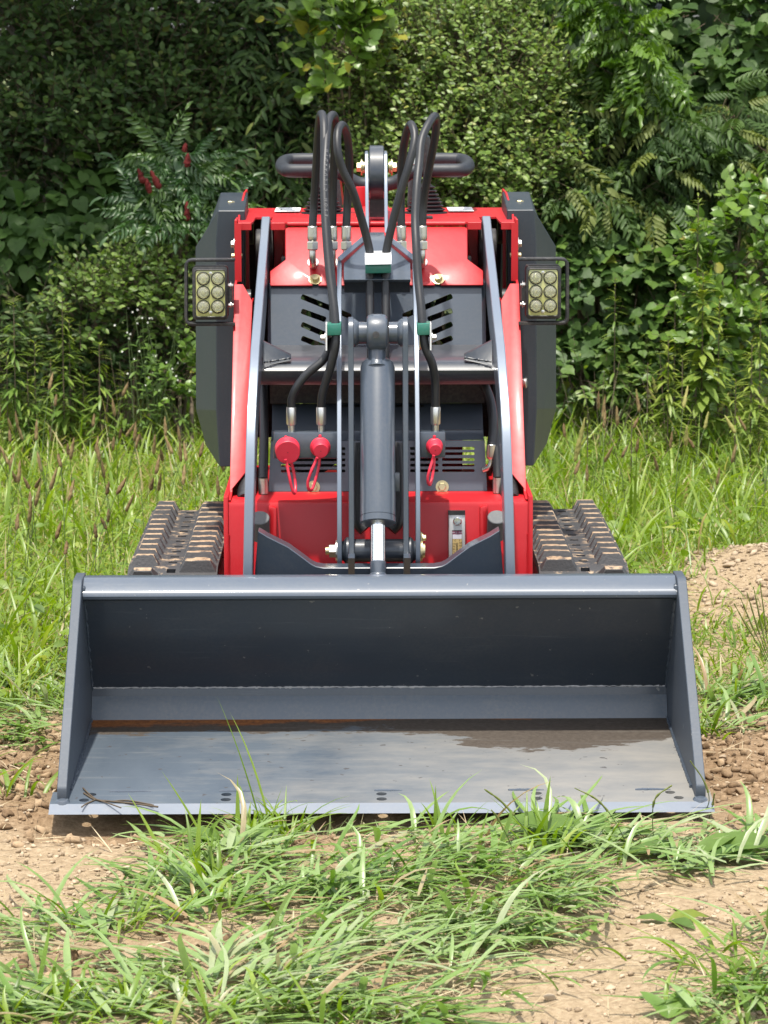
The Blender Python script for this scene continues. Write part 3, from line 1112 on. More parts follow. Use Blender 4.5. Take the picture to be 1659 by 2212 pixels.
def cap(u, v, prof, hole_r, loop, knob, ax_=(0.06, -1, -.22)):
    b = MB()
    p = A(u, v, 5.925)
    b.lathe(p, ax_, prof, 28)
    c = b.build('dust_cap', CAP, loader, angle=40)
    tip = p + Vector(ax_).normalized() * prof[-1][0]
    MB().lathe(tip, ax_, [(0, .0009), (.0003, .0009)], 10).build('vent_dot', INK, c)
    pts = spline([A(a, bb, yy) for a, bb, yy in loop], 8)
    MB().tube(pts, .0027, 10, flat=1.0).build('cap_strap', CAP, c)
    k = A(*knob, 5.918)
    MB().lathe(k + Vector((0, 0, -.006)), (0, 0, 1), [(0, .002), (.005, .002), (.006, .0032), (.009, .003), (.0105, 0)], 12).build('cap_knob', CAP, c)


cap(621.5, 966, [(0, .0215), (.006, .0238), (.011, .0238), (.0125, .0228), (.027, .0228), (.0285, .0215), (.0287, 0)], .02,
    [(618, 992, 5.888), (621, 1004, 5.89), (626, 1030, 5.885), (631, 1052, 5.885), (636, 1065, 5.888), (639, 1060, 5.90), (639, 1045, 5.91), (636, 1022, 5.915), (631, 1000, 5.915), (627, 985, 5.915)], (618.5, 945))
cap(692.5, 963, [(0, .0150), (.004, .0190), (.008, .0192), (.010, .0175), (.0105, .0165), (.016, .0165), (.017, .0150), (.0265, .0142), (.028, .0130), (.0283, 0)], .01,
    [(686, 988, 5.888), (682, 998, 5.89), (673, 1018, 5.885), (666, 1040, 5.885), (667, 1055, 5.887), (672, 1059, 5.895), (677, 1052, 5.905), (684, 1030, 5.912), (690, 1005, 5.915), (692, 985, 5.917)], (692.5, 943))
cap(939, 962, [(0, .0125), (.004, .0158), (.008, .0160), (.010, .0145), (.0105, .0138), (.016, .0138), (.017, .0125), (.0265, .0118), (.028, .0105), (.0283, 0)], .01,
    [(938, 984, 5.888), (935, 996, 5.89), (929, 1015, 5.885), (925, 1032, 5.885), (926, 1044, 5.888), (930, 1047, 5.895), (934, 1034, 5.905), (938, 1010, 5.912), (939, 990, 5.917)], (939.5, 945))

# ---------------------------------------------------------------- hydraulic hoses
HR = .0080
HOSE = {
    'A': [(677, 489, 6.31), (681, 430, 6.31), (686, 350, 6.28), (691, 275, 6.23), (696.5, 246, 6.18), (702.5, 265, 6.13), (703, 330, 6.09), (702, 400, 6.06), (707, 480, 6.03), (714, 560, 6.0), (721, 640, 5.975), (722, 690, 5.955), (722, 711, 5.955), (714, 752, 5.95), (697, 780, 5.94), (665, 807, 5.935), (641, 838, 5.935), (631.5, 862, 5.938), (630.5, 882, 5.94)],
    'B': [(720, 489, 6.31), (722, 400, 6.30), (725, 320, 6.27), (728, 268, 6.23), (722, 248, 6.19), (711, 266, 6.14), (705.5, 330, 6.08), (703, 400, 6.04), (706, 490, 6.0), (713, 580, 5.965), (723, 660, 5.935), (727, 711, 5.92), (726, 745, 5.915), (717, 787, 5.92), (704, 828, 5.93), (697, 855, 5.935), (695, 882, 5.94)],
    'C': [(750, 489, 6.31), (753, 430, 6.31), (757, 370, 6.29), (755, 312, 6.25), (748, 279, 6.21), (740, 270, 6.18), (732, 286, 6.15), (732, 325, 6.13), (742, 365, 6.13), (764, 412, 6.135), (785, 480, 6.15), (799, 535, 6.155), (801, 560, 6.15), (801, 620, 6.14), (801, 680, 6.12), (803, 760, 6.09), (803, 820, 6.08)],
    'D': [(869, 489, 6.31), (868, 420, 6.31), (872, 335, 6.28), (881, 287, 6.24), (891, 269, 6.21), (898.5, 300, 6.18), (886, 355, 6.16), (868, 414, 6.155), (850, 482, 6.155), (837, 540, 6.155), (835, 565, 6.15), (835, 620, 6.14), (835, 680, 6.12), (834, 760, 6.09), (834, 820, 6.08)],
    'E': [(914, 489, 6.31), (918, 430, 6.31), (930, 360, 6.28), (943, 292, 6.23), (944.5, 254, 6.19), (934, 259, 6.15), (914, 300, 6.11), (908, 350, 6.08), (903, 400, 6.05), (899, 470, 6.02), (901, 530, 5.99), (905, 600, 5.965), (911, 660, 5.94), (915, 711, 5.925), (921, 752, 5.92), (935, 786, 5.925), (941.5, 824, 5.935), (942, 855, 5.938), (942, 882, 5.94)],
}
hose_curve = {}
for k, pts in HOSE.items():
    c = spline([A(*p) for p in pts], 7)
    hose_curve[k] = c
    h = MB().tube(c, HR, 14).build('hydraulic_hose', RUBBER, loader)
    u, v, Y = pts[0]
    p = A(u, v, Y)
    MB().lathe(p + Vector((0, 0, .001)), (0, 0, -1), [(0, .0090), (.0015, .0100), (.020, .0104), (.026, .0104), (.0275, .0095), (.030, .0085)], 20).build('ferrule', STEEL, h)
    MB().lathe(p + Vector((0, 0, -.029)), (0, 0, -1), [(0, .0105), (.0015, .0122), (.015, .0122), (.0175, .0095)], 6, R(15)).build('hex_nut', STEEL, h, angle=25)
    q = A(u, 545, Y)
    wv = fpanel(u - 815.5, 567)
    el = spline([p + Vector((0, 0, -.045)), p + Vector((0, .000, -.062)), p + Vector((0, .014, -.074)), Vector((p.x, wv.y, p.z - .080)) + nrm * -.004], 6)
    MB().tube(el, .0070, 14).build('elbow', STEEL, h)
    b = MB()
    b.lathe(Vector((p.x, wv.y, wv.z)) + nrm * .0002, nrm, [(0, .0118), (.0015, .0118), (.002, .0108)], 24)
    b.build('washer', STEEL, h)

# faint print along the front hose
s_ = 'HYDRAULIC HOSE'
c = hose_curve['B']
acc = [0]
for i in range(1, len(c)):
    acc.append(acc[-1] + (c[i] - c[i - 1]).length)


def along(cv, d):
    for i in range(1, len(cv)):
        if acc[i] >= d:
            t = (d - acc[i - 1]) / (acc[i] - acc[i - 1])
            return cv[i - 1].lerp(cv[i], t), (cv[i] - cv[i - 1]).normalized()
    return cv[-1], (cv[-1] - cv[-2]).normalized()


b = MB()
for i, ch in enumerate(s_):
    if ch == ' ':
        continue
    p, tg = along(c, .405 + i * .0105)
    out = Vector((.35, -1, .15))
    out = (out - tg * out.dot(tg)).normalized()
    tm = text_mesh(ch, .0085)
    m = frame(p + out * (HR + .0003), -tg, out.cross(-tg))
    b.mesh(tm, m)
    bpy.data.meshes.remove(tm)
b.build('hose_lettering', PRINT, loader, smooth=False)

# clamps: centre clamp and the two green side clamps
b = MB()
f = [A(790, 553, 6.118), A(848, 552, 6.118), A(848, 571, 6.110), A(790, 572, 6.110)]
b.hexa(f, [p + Vector((0, .055, .006)) for p in f])
clamp = b.build('hose_clamp', PLATE, loader, bevel=.0012)
b = MB()
f = [A(791, 572.5, 6.118), A(847, 571.5, 6.118), A(847, 590, 6.118), A(791, 591, 6.118)]
b.hexa(f, [p + Vector((0, .05, 0)) for p in f])
b.build('clamp_block', GREEN, clamp, bevel=.002)
bolt(clamp, A(819, 560, 6.122), (0, -.6, .8), .0062, STEEL, .006, False)
for u0, u1, s in ((706.5, 739, -1), (903, 932, 1)):
    b = MB()
    f = [A(u0, 700, 5.905), A(u1, 699, 5.905), A(u1, 724, 5.905), A(u0, 725, 5.905)]
    b.hexa(f, [p + Vector((0, .055, .0)) for p in f])
    cb = b.build('hose_clamp', GREEN, loader, bevel=.0018)
    ue = u0 if s < 0 else u1
    b = MB()
    f = [A(ue - 1.6, 700, 5.902), A(ue + 1.6, 700, 5.902), A(ue + 1.6, 757, 5.902), A(ue - 1.6, 757, 5.902)]
    b.hexa(f, [p + Vector((0, .05, 0)) for p in f])
    b.build('clamp_plate', PLATE, cb)
    bolt(cb, A(ue + s * 1.7, 729, 5.925), (s, 0, 0), .0062, STEEL, .008)

# hose and elbow on the right flank, feed hoses behind both arms
hs = spline([A(1040, 822, 6.16), A(1050, 838, 6.15), A(1061, 868, 6.14), A(1066, 905, 6.12), A(1066, 935, 6.11), A(1063, 962, 6.10)], 8)
h = MB().tube(hs, .0092, 14).build('hydraulic_hose', RUBBER, loader)
MB().lathe(A(1063, 960, 6.10), (-.04, 0, -1), [(0, .0086), (.001, .0094), (.024, .0094), (.027, .0086), (.029, .007)], 18).build('ferrule', STEEL, h)
MB().tube(spline([A(1062, 986, 6.10), A(1061.5, 1000, 6.10), A(1056, 1011, 6.10), A(1045, 1016, 6.105)], 6), .0052, 12).build('elbow', STEEL, h)
for u in (569.5, 1076):
    h = MB().tube(spline([A(u, 830, 6.2), A(u + (2 if u < 800 else -2), 930, 6.12), A(u, 1033, 6.08)], 8), .0090, 14).build('hydraulic_hose', RUBBER, loader)
    MB().lathe(A(u, 1032, 6.08), (0, 0, -1), [(0, .0094), (.03, .0094)], 18).build('ferrule', STEEL, h)

# ---------------------------------------------------------------- oil level gauge
gY = 5.9775
b = MB()
f = [A(969.5, 1105, gY), A(1005, 1105, gY), A(1005, 1226, gY), A(969.5, 1226, gY)]
b.hexa([p + Vector((0, -.012, 0)) for p in f], [p + Vector((0, .004, 0)) for p in f])
gauge = b.build('oil_level_gauge', ALU, loader, bevel=.0012)
gp = gY - .0128
def gbox(name, u0, v0, u1, v1, m, d=.0, th=.001):
    f = [A(u0, v0, gp - d), A(u1, v0, gp - d), A(u1, v1, gp - d), A(u0, v1, gp - d)]
    b = MB()
    b.hexa(f, [p + Vector((0, th, 0)) for p in f])
    return b.build(name, m, gauge)


gbox('gauge_cap', 968.8, 1104, 1005.6, 1113, BLACK, .001, .01)
gbox('gauge_window', 977.4, 1146, 999, 1226, BLACK, 0, .001)
gbox('gauge_band', 978.2, 1147.5, 998.2, 1155, MAROON, .0004)
gbox('gauge_paper', 978.2, 1155, 998.2, 1164.5, PALE, .0004)
gbox('gauge_scale', 978.2, 1165, 998.2, 1226, TAN, .0004)
MB().lathe(A(988.6, 1126, gp), (0, -1, 0), [(0, .0082), (.004, .0082), (.006, .0066), (.0062, 0)], 24).build('gauge_screw', CHROME, gauge)
b = MB()


def gtext(s, u, v, size, m=None):
    tm = text_mesh(s, size)
    b.mesh(tm, frame(A(u, v, gp - .0008), (1, 0, 0), (0, .0, 1)))
    bpy.data.meshes.remove(tm)


for i, s in enumerate(('100', '90', '80', '70', '60', '50')):
    gtext(s, 981.4, 1175.3 + 5.85 * i, .0043)
for i, s in enumerate(('220', '200', '180', '160', '140')):
    gtext(s, 995.2, 1173.1 + 6.3 * i, .0043)
gtext('C', 984, 1168, .0050)
gtext('F', 993.5, 1168, .0050)
q0, q1 = A(987.4, 1172, gp - .0008), A(988.2, 1222, gp - .0008)
b.box(Vector((q0.x, q0.y, q1.z)), Vector((q1.x, q0.y + .0003, q0.z)))
for i in range(16):
    q0, q1 = A(985.2, 1175.0 + 2.9 * i, gp - .0008), A(990.0, 1175.5 + 2.9 * i, gp - .0008)
    b.box(Vector((q0.x, q0.y, q1.z)), Vector((q1.x, q0.y + .0003, q0.z)))
b.build('gauge_lettering', INK, gauge, smooth=False)
b = MB()
gtext('YWZ-150T', 988.2, 1151.3, .0043)
b.build('gauge_title', PALE, gauge, smooth=False)

# ---------------------------------------------------------------- side guards
def guard(s):
    Yf, Yo, Yb = 6.50, 6.625, 7.05
    fi = [(283, 454), (341, 454), (346, 525), (346, 885), (339, 1007), (283, 1007)]
    out = [(341, 454), (389, 533), (389, 883), (368, 961), (339, 1007)]
    F = [M(s * h, v, Yf) for h, v in fi]
    O = [F[1]] + [M(s * h * 1.0, v, Yo) for h, v in out[1:4]] + [F[4]]
    b = MB()
    bm = b.bm
    V = lambda p: bm.verts.new(p)
    f = [V(p) for p in F]
    o = [V(p) for p in O[1:4]]
    zt = M(0, 415, 6.86).z
    topb_i, topb_o = V(L(s * .272, 6.86, zt)), V(Vector((s * M(333, 415, 6.86).x, 6.86 - YR, zt)))
    bo = [V(Vector((p.x, Yb - YR, p.z))) for p in O[1:4]]
    botb_o, botb_i = V(Vector((F[4].x, Yb - YR, F[4].z))), V(Vector((F[5].x, Yb - YR, F[5].z)))
    bm.faces.new(f)
    bm.faces.new((f[1], o[0], o[1], f[3], f[2]))
    bm.faces.new((f[3], o[1], o[2], f[4]))
    bm.faces.new((f[0], f[1], topb_o, topb_i))
    bm.faces.new((f[1], o[0], bo[0], topb_o))
    bm.faces.new((o[0], o[1], bo[1], bo[0]))
    bm.faces.new((o[1], o[2], bo[2], bo[1]))
    bm.faces.new((o[2], f[4], botb_o, bo[2]))
    bm.faces.new((f[4], f[5], botb_i, botb_o))
    bm.faces.new((topb_i, topb_o, bo[0], bo[1], bo[2], botb_o, botb_i))
    bm.faces.new((f[0], topb_i, botb_i, f[5]))
    bmesh.ops.recalc_face_normals(bm, faces=bm.faces)
    g = b.build('side_guard', GUARD, loader, bevel=.0015, seg=1, angle=6)
    bolt(g, L(s * .300, 6.66, F[0].z + .001), (0, 0, 1), .008, YZINC, .008)
    return g


guards = [guard(-1), guard(1)]
MB().lathe(A(1126, 828, 6.49), (1, -.25, 0), [(0, .011), (.012, .011), (.013, .0095)], 20).build('latch_knob', STEEL, guards[1], angle=30)


# ---------------------------------------------------------------- work lights
LEDM = paint('led_cup', (0.35, 0.35, 0.19), 0.22, 0.0, 0.75, 0.05)


def lamp(s):
    Yl = 6.285
    b = MB()
    f = [M(s * h, v, Yl) for h, v in ((0, 0),)]
    p0, p1 = M(s * 322, 690, Yl), M(s * 399, 575, Yl)
    xa, xb = sorted((p0.x, p1.x))
    za, zb = p0.z, p1.z
    ring = round_rect(xa, za, xb, zb, .007)
    b.face_prism([Vector((x, Yl - YR, z)) for x, z in ring], (0, .05, 0))
    lp = b.build('work_light', BLACK, loader, bevel=.0015)
    # cooling fins at the back
    for i in range(6):
        b = MB()
        zz = za + (zb - za) * (i + .5) / 6
        b.box(Vector((xa + .006, Yl + .0505 - YR, zz - .002)), Vector((xb - .006, Yl + .066 - YR, zz + .002)))
        b.build('cooling_fin', BLACK, lp)
    q0, q1 = M(s * 327, 682.5, Yl), M(s * 391.5, 582.5, Yl)
    xc, xd = sorted((q0.x, q1.x))
    ring = round_rect(xc, q0.z, xd, q1.z, .005)
    b = MB()
    b.face_prism([Vector((x, Yl - .004 - YR, z)) for x, z in ring], (0, .0035, 0))
    rf = b.build('reflector_plate', LENS, lp, bevel=.001)
    # thin rim of the clear cover
    b = MB()
    b.tube([Vector((x, Yl - .0045 - YR, z)) for x, z in round_rect(xc - .0008, q0.z - .0008, xd + .0008, q1.z + .0008, .0055)], .0013, 8, closed=True)
    b.build('cover_rim', BLACK, lp)
    for hh in (343.5, 374.5):
        for v in (601, 631, 661.5):
            c = M(s * hh, v, Yl - .0042)
            MB().lathe(c, (0, -1, 0), [(0, .0120), (.0008, .0122), (.0012, .0110), (.0008, .0104), (.0010, .0045), (.0022, .0040), (.0022, 0)], 24).build('led', LEDM, lp, angle=40)
            MB().lathe(c + Vector((0, -.0024, 0)), (0, -1, 0), [(0, .0034), (.0006, .0030), (.0006, 0)], 16).build('led_chip', LENS, lp)
            MB().tube([c + Vector((.0126 * math.cos(q * .3927), -.0006, .0126 * math.sin(q * .3927))) for q in range(16)], .0011, 6, closed=True).build('led_rim', BLACK, lp)
            b = MB()
            b.lathe(c + Vector((0, -.0031, 0)), (0, -1, 0), [(0, .0106), (.0012, .0100), (.0026, .0075), (.0034, .004), (.0036, 0)], 20)
            b.build('led_lens', GLASS, lp, angle=60)
    for v in (589.5, 674):
        MB().lathe(M(s * 359, v, Yl - .0042), (0, -1, 0), [(0, .0036), (.0015, .0034), (.002, .0015), (.002, 0)], 14).build('screw', STEEL, lp)
    # bracket hoop of flat bar
    hoop = [M(s * h, v, 6.30) for h, v in ((306, 698.5), (398, 698.5), (406, 697), (410.5, 692), (411.5, 684), (411.5, 575), (410.5, 567), (406, 561.5), (398, 560), (306, 560))]
    b = MB()
    n_ = len(hoop)
    rings = []
    hw, dp = .0030, .028
    for i, p in enumerate(hoop):
        t = (hoop[min(i + 1, n_ - 1)] - hoop[max(i - 1, 0)]).normalized()
        nn = Vector((t.z, 0, -t.x)) * hw
        yo = Vector((0, dp / 2, 0))
        rings.append([b.bm.verts.new(q) for q in (p + nn - yo, p - nn - yo, p - nn + yo, p + nn + yo)])
    for a_, c_ in zip(rings[:-1], rings[1:]):
        for j in range(4):
            b.bm.faces.new((a_[j], a_[(j + 1) % 4], c_[(j + 1) % 4], c_[j]))
    b.bm.faces.new(rings[0][::-1])
    b.bm.faces.new(rings[-1])
    bmesh.ops.recalc_face_normals(b.bm, faces=b.bm.faces)
    b.build('lamp_bracket', BLACK, lp, bevel=.0006, seg=1, angle=45)
    for v in (616, 658):
        p = M(s * 310, v, 6.305)
        MB().cyl(p, p + Vector((s * .022, 0, 0)), .0035, seg=12).build('lamp_stud', STEEL, lp)
        bolt(lp, p + Vector((s * .004, 0, 0)), (s, 0, 0), .005, STEEL, .005)
    b = MB()
    p = M(s * 312, 652, 6.30)
    q = M(s * 326, 620, 6.30)
    lo = [min(p.x, q.x), p.y, p.z]
    hi = [max(p.x, q.x), p.y + .03, q.z]
    b.box(lo, hi)
    b.build('lamp_arm', BLACK, lp)


both(lamp)

# ---------------------------------------------------------------- joystick boots, levers, handlebar
for s, u in ((-1, 699.5), (1, 921)):
    base = A(u, 462, 6.74)
    prof = [(0, .046), (.004, .0455)]
    n_ = 7
    for i in range(n_):
        r0 = .041 - .0235 * i / n_
        z0 = .005 + .0078 * i
        prof += [(z0, r0 - .006), (z0 + .0035, r0), (z0 + .0050, r0), (z0 + .0072, r0 - .0065)]
    prof += [(.063, .011), (.066, .0)]
    bt = MB().lathe(base, (0, 0, 1), prof, 28).build('joystick_boot', RUBBER, loader, angle=60)
    st = spline([base + Vector((0, 0, .05)), base + Vector((s * .004, .0, .09)), base + Vector((s * .001, .0, .135)), base + Vector((-s * .002, 0, .160))], 5)
    MB().tube(st, [.008 + .003 * min(1, i / 8) for i in range(len(st))], 14).build('joystick', BLACK, bt)
    MB().lathe(st[-1] + Vector((0, 0, -.004)), (0, 0, 1), [(0, .011), (.006, .010), (.010, .006), (.011, 0)], 16).build('joystick_button', GUARD, bt)
b = MB()
f = [A(735, 386, 6.80), A(739, 386, 6.80), A(746, 442, 6.80), A(741, 442, 6.80)]
b.hexa(f, [p + Vector((0, .003, 0)) for p in f])
b.build('control_strap', ORANGE, loader)
b = MB()
f = [A(922, 478, 6.55), A(936, 478, 6.55), A(936, 486, 6.55), A(922, 486, 6.55)]
b.box(Vector((f[0].x, .22, .929)), Vector((f[1].x, .26, .934)))
b.build('hood_latch', BLACK, loader, bevel=.001)

hb = [(0, 398, 6.76), (32, 397, 6.76), (55, 387, 6.757), (74, 374, 6.752), (92, 369, 6.75), (115, 368.5, 6.75), (160, 368.5, 6.75), (186, 368, 6.755), (196, 365, 6.78), (201, 359, 6.84), (198, 351, 6.91), (188, 346.5, 6.95), (165, 344.5, 6.96), (110, 344.5, 6.96), (90, 344.5, 6.96)]
for s in (-1, 1):
    pts = spline([M(s * h, v, y) for h, v, y in hb], 6)
    MB().tube(pts, .0142, 18).build('handlebar', FOAM, loader)
    MB().tube([M(s * 90, 344.5, 6.96), M(s * 84, 346, 6.96), M(s * 78, 372, 6.95), M(s * 76, 450, 6.95)], .006, 12).build('handlebar_post', BLACK, loader)
    MB().tube([M(s * 84, 369, 6.75), M(s * 84, 355, 6.80)], .0145, 14).build('grip_end', STEEL, loader)

# ---------------------------------------------------------------- rubber tracks
def track(s):
    xo, xi = .478, .307
    zc, r, yf, yb = .158, .137, 6.06, 6.76
    th = .018

    def path(d):
        """position, tangent, outward normal on the loop; d from the front of the top run backwards."""
        top = yb - yf
        arc = math.pi * r
        per = 2 * top + 2 * arc
        d = d % per
        if d < top:
            return (yf + d, zc + r), (1, 0), (0, 1)
        d -= top
        if d < arc:
            a = math.pi / 2 - d / r
            return (yb + r * math.cos(a), zc + r * math.sin(a)), (math.sin(a), -math.cos(a)), (math.cos(a), math.sin(a))
        d -= arc
        if d < top:
            return (yb - d, zc - r), (-1, 0), (0, -1)
        d -= top
        a = -math.pi / 2 - d / r
        return (yf + r * math.cos(a), zc + r * math.sin(a)), (math.sin(a), -math.cos(a)), (math.cos(a), math.sin(a))

    per = 2 * (yb - yf) + 2 * math.pi * r
    N = 35
    pitch = per / N
    # belt: one band with the row of sprocket windows cut through its middle
    b = MB()
    bm = b.bm
    xs = [xi, xi + .062, xi + .080, xi + .097, xi + .112, xo]
    if True:
        cols = []
        K = N * 4
        for k in range(K):
            (y, z), t, n_ = path(k * per / K)
            cols.append([[bm.verts.new(L(s * x, y - n_[0] * q, z - n_[1] * q)) for x in xs] for q in (0, th)])
        for k in range(K):
            a_, c_ = cols[k], cols[(k + 1) % K]
            for i in range(5):
                if i == 2 and k % 4 == 1:
                    for q in (0,):
                        pass
                    # window walls
                    bm.faces.new((a_[0][2], a_[0][3], a_[1][3], a_[1][2]))
                    bm.faces.new((c_[0][2], c_[0][3], c_[1][3], c_[1][2]))
                    bm.faces.new((a_[0][2], c_[0][2], c_[1][2], a_[1][2]))
                    bm.faces.new((a_[0][3], c_[0][3], c_[1][3], a_[1][3]))
                    continue
                bm.faces.new((a_[0][i], a_[0][i + 1], c_[0][i + 1], c_[0][i]))
                bm.faces.new((a_[1][i], a_[1][i + 1], c_[1][i + 1], c_[1][i]))
            for i in (0, 5):
                bm.faces.new((a_[0][i], c_[0][i], c_[1][i], a_[1][i]))
        bmesh.ops.recalc_face_normals(bm, faces=bm.faces)
    trk = b.build('track', BELT, loader, angle=40)
    # lugs: shared meshes, one object each
    def lug_mesh(x0, x1, stub):
        q = MB()
        h = .020
        w0, w1 = .0155, .0062
        def ringpts(z, w, e):
            if stub > 0:     # T-shaped lug with a stub towards the middle
                a, bb = x0 + e, x1 - e
                return [(a, -w), (bb, -w), (bb, w), (a + .034, w), (a + .028, w * 1.9), (a + .010, w * 1.9), (a, w)]
            return [(x0 + e, -w), (x1 - e, -w), (x1 - e, w), (x0 + e, w)]
        lo, hi = ringpts(0, w0, 0), ringpts(h, w1, .012)
        q.hexa([(s * x, yy, -.002) for x, yy in lo], [(s * x, yy, h) for x, yy in hi])
        rg = random.Random(int(x0 * 1000))
        bmesh.ops.bevel(q.bm, geom=[e for e in q.bm.edges], offset=.0012, segments=1, affect='EDGES', clamp_overlap=True)
        me = bpy.data.meshes.new('tread_lug')
        q.bm.to_mesh(me)
        q.bm.free()
        me.materials.append(TRACK)
        me.polygons.foreach_set('use_smooth', [True] * len(me.polygons))
        me.set_sharp_from_angle(angle=R(30))
        return me
    m_out, m_in = lug_mesh(xi + .112, xo - .002, 0), lug_mesh(xi + .002, xi + .074, 1)
    for k in range(N):
        for me, off in ((m_out, 0.0), (m_in, .5)):
            (y, z), t, n_ = path((k + off) * pitch)
            o = link('tread_lug', me, trk)
            T, Nn = Vector((0, t[0], t[1])), Vector((0, n_[0], n_[1]))
            X = T.cross(Nn)
            m = Matrix((X, T, Nn)).transposed().to_4x4()
            m.translation = L(0, y, z)
            o.matrix_local = m
    # wheels and frame inside the loop
    for yy, rr in ((yf, r - th - .003), (yb, r - th - .003)):
        MB().lathe(L(s * (xi + .03), yy, zc), (s, 0, 0), [(0, rr * .6), (.002, rr), (.035, rr), (.037, rr * .7), (.075, rr * .7), (.077, rr), (.11, rr), (.112, rr * .6)], 32).build('idler_wheel', BLACK, trk)
    for i in range(4):
        MB().cyl(L(s * (xi + .03), 6.16 + .165 * i, .083), L(s * (xi + .14), 6.16 + .165 * i, .083), .042, seg=24).build('road_wheel', BLACK, trk)
    b = MB()
    b.box(L(min(s * .283, s * .40), 6.05, .13), L(max(s * .283, s * .40), 6.78, .19))
    b.build('track_frame', RED, trk, bevel=.004)


both(track)

# ================================================================== THE PLACE
rng = np.random.default_rng(11)


def vnoise(x, y, seed=0):
    """Smooth value noise in [0, 1]."""
    xi, yi = np.floor(x).astype(np.int64), np.floor(y).astype(np.int64)
    fx, fy = x - xi, y - yi
    fx, fy = fx * fx * (3 - 2 * fx), fy * fy * (3 - 2 * fy)

    def h(a, b):
        n = (a * 374761393 + b * 668265263 + seed * 974711) & 0x7fffffff
        n = ((n ^ (n >> 13)) * 1274126177) & 0x7fffffff
        return ((n ^ (n >> 16)) & 0xffff) / 65535.0
    return (h(xi, yi) * (1 - fx) + h(xi + 1, yi) * fx) * (1 - fy) + (h(xi, yi + 1) * (1 - fx) + h(xi + 1, yi + 1) * fx) * fy


def fbm(x, y, sc, octv=4, seed=0):
    s, a, t = 0.0, 1.0, 0.0
    for o in range(octv):
        s = s + a * vnoise(x * sc * 2 ** o + 17.3 * o, y * sc * 2 ** o - 9.1 * o, seed + o)
        t += a
        a *= 0.5
    return s / t


def uvn(x, y, z=0.0):
    d = y * CP - (z - HC) * SP
    return U0 + FPX * x / d, V0 - FPX * (y * SP + (z - HC) * CP) / d


def blobs(u, v, lst):
    """Union of soft ellipses given on the photo's ground plane."""
    f = np.zeros_like(u)
    for cu, cv, ru, rv, wgt in lst:
        e = np.exp(-(((u - cu) / ru) ** 2 + ((v - cv) / rv) ** 2) ** 2)
        f = np.maximum(f, wgt * e) if wgt > 0 else f + wgt * e * (f > 0) * f
    return np.clip(f, 0, 1)


FG_GRASS = [(880, 1900, 430, 120, 1), (1000, 1990, 300, 120, 1), (560, 1850, 170, 65, .9), (430, 1950, 170, 55, .8), (150, 2030, 190, 40, .5),
            (1240, 1830, 250, 50, .8), (1450, 1860, 190, 45, .7), (560, 1770, 90, 50, .9), (430, 2150, 420, 80, 1), (60, 2170, 200, 60, .8),
            (830, 2170, 300, 70, 1), (1560, 2150, 130, 85, .9), (1630, 2020, 70, 40, .4), (1640, 1840, 70, 35, .7), (760, 1790, 190, 30, .8), (1050, 1785, 260, 30, .7),
            (1030, 1770, 100, 20, .6),
            (40, 1430, 130, 190, 1), (20, 1590, 90, 60, .35), (30, 1680, 60, 45, .5),
            (1600, 1455, 130, 105, 1), (1560, 1560, 90, 40, .6), (1640, 1330, 60, 40, .3),
            (650, 1815, 70, 40, -.95), (360, 2050, 170, 38, -.9), (150, 2110, 170, 38, -.95), (1270, 2090, 250, 70, -.95), (1480, 1985, 120, 50, -.85),
            (700, 2060, 60, 40, -.3), (1350, 2170, 160, 60, -.6)]
LOOSE = [(70, 1690, 120, 110, 1), (260, 1790, 240, 40, .9), (1590, 1660, 130, 100, 1), (660, 1815, 90, 55, .9), (150, 2090, 130, 45, .6), (350, 2020, 120, 40, .5), (30, 1600, 90, 80, .6), (1600, 1760, 90, 50, .6), (480, 1775, 200, 25, .9)]


def grass_density(x, y):
    u, v = uvn(x, y)
    near = blobs(u, v, FG_GRASS)
    meadow = 1 / (1 + np.exp(-(y - (6.35 + .25 * np.sin(x * 3.1))) * 9))
    gravel = np.exp(-(((y - 7.45) / .50) ** 4)) / (1 + np.exp(-(x - (.70 + .05 * np.sin(y * 5))) * 30))
    meadow = meadow * (1 - gravel)
    return np.clip(np.maximum(np.where((y < 6.6) | ((x > .55) & (y < 7.0)), near, 0), meadow), 0, 1)


def loose_soil(x, y):
    u, v = uvn(x, y)
    return blobs(u, v, LOOSE) * (y < 6.4)


def ground_h(x, y):
    g = .030 * (fbm(x, y, 2.2, 4, 3) - .5) + .012 * (fbm(x, y, 16, 3, 9) - .5) + .005 * (fbm(x, y, 55, 2, 19) - .5)
    ls = loose_soil(x, y)
    g = g + ls * (.050 * (fbm(x, y, 11, 4, 31) - .42))
    mound = .09 * np.exp(-(((x - 1.05) / .35) ** 2 + ((y - 7.55) / .35) ** 2))
    g = g + mound
    # pressed flat under the loader, hollow in front of the bucket's edge
    foot = np.exp(-((x / .60) ** 8 + ((y - 6.25) / 1.06) ** 10))
    g = g * (1 - foot) - .004 * foot
    hol = np.exp(-(((x + .28) / .38) ** 4 + ((y - 5.17) / .10) ** 4))
    g = g - .030 * hol
    fade = np.exp(-np.maximum(np.hypot(x, y - 7) - 9, 0) / 6)
    return g * fade + (1 - fade) * .25 * (fbm(x, y, .05, 3, 5) - .5)


def axis_pts(a, b, step, far0, far1):
    mid = np.arange(a, b + 1e-6, step)
    lo, hi = [], []
    d, p = step * 1.3, a
    while p > far0:
        p -= d
        d *= 1.25
        lo.append(p)
    d, p = step * 1.3, b
    while p < far1:
        p += d
        d *= 1.25
        hi.append(p)
    return np.array(lo[::-1] + list(mid) + hi)


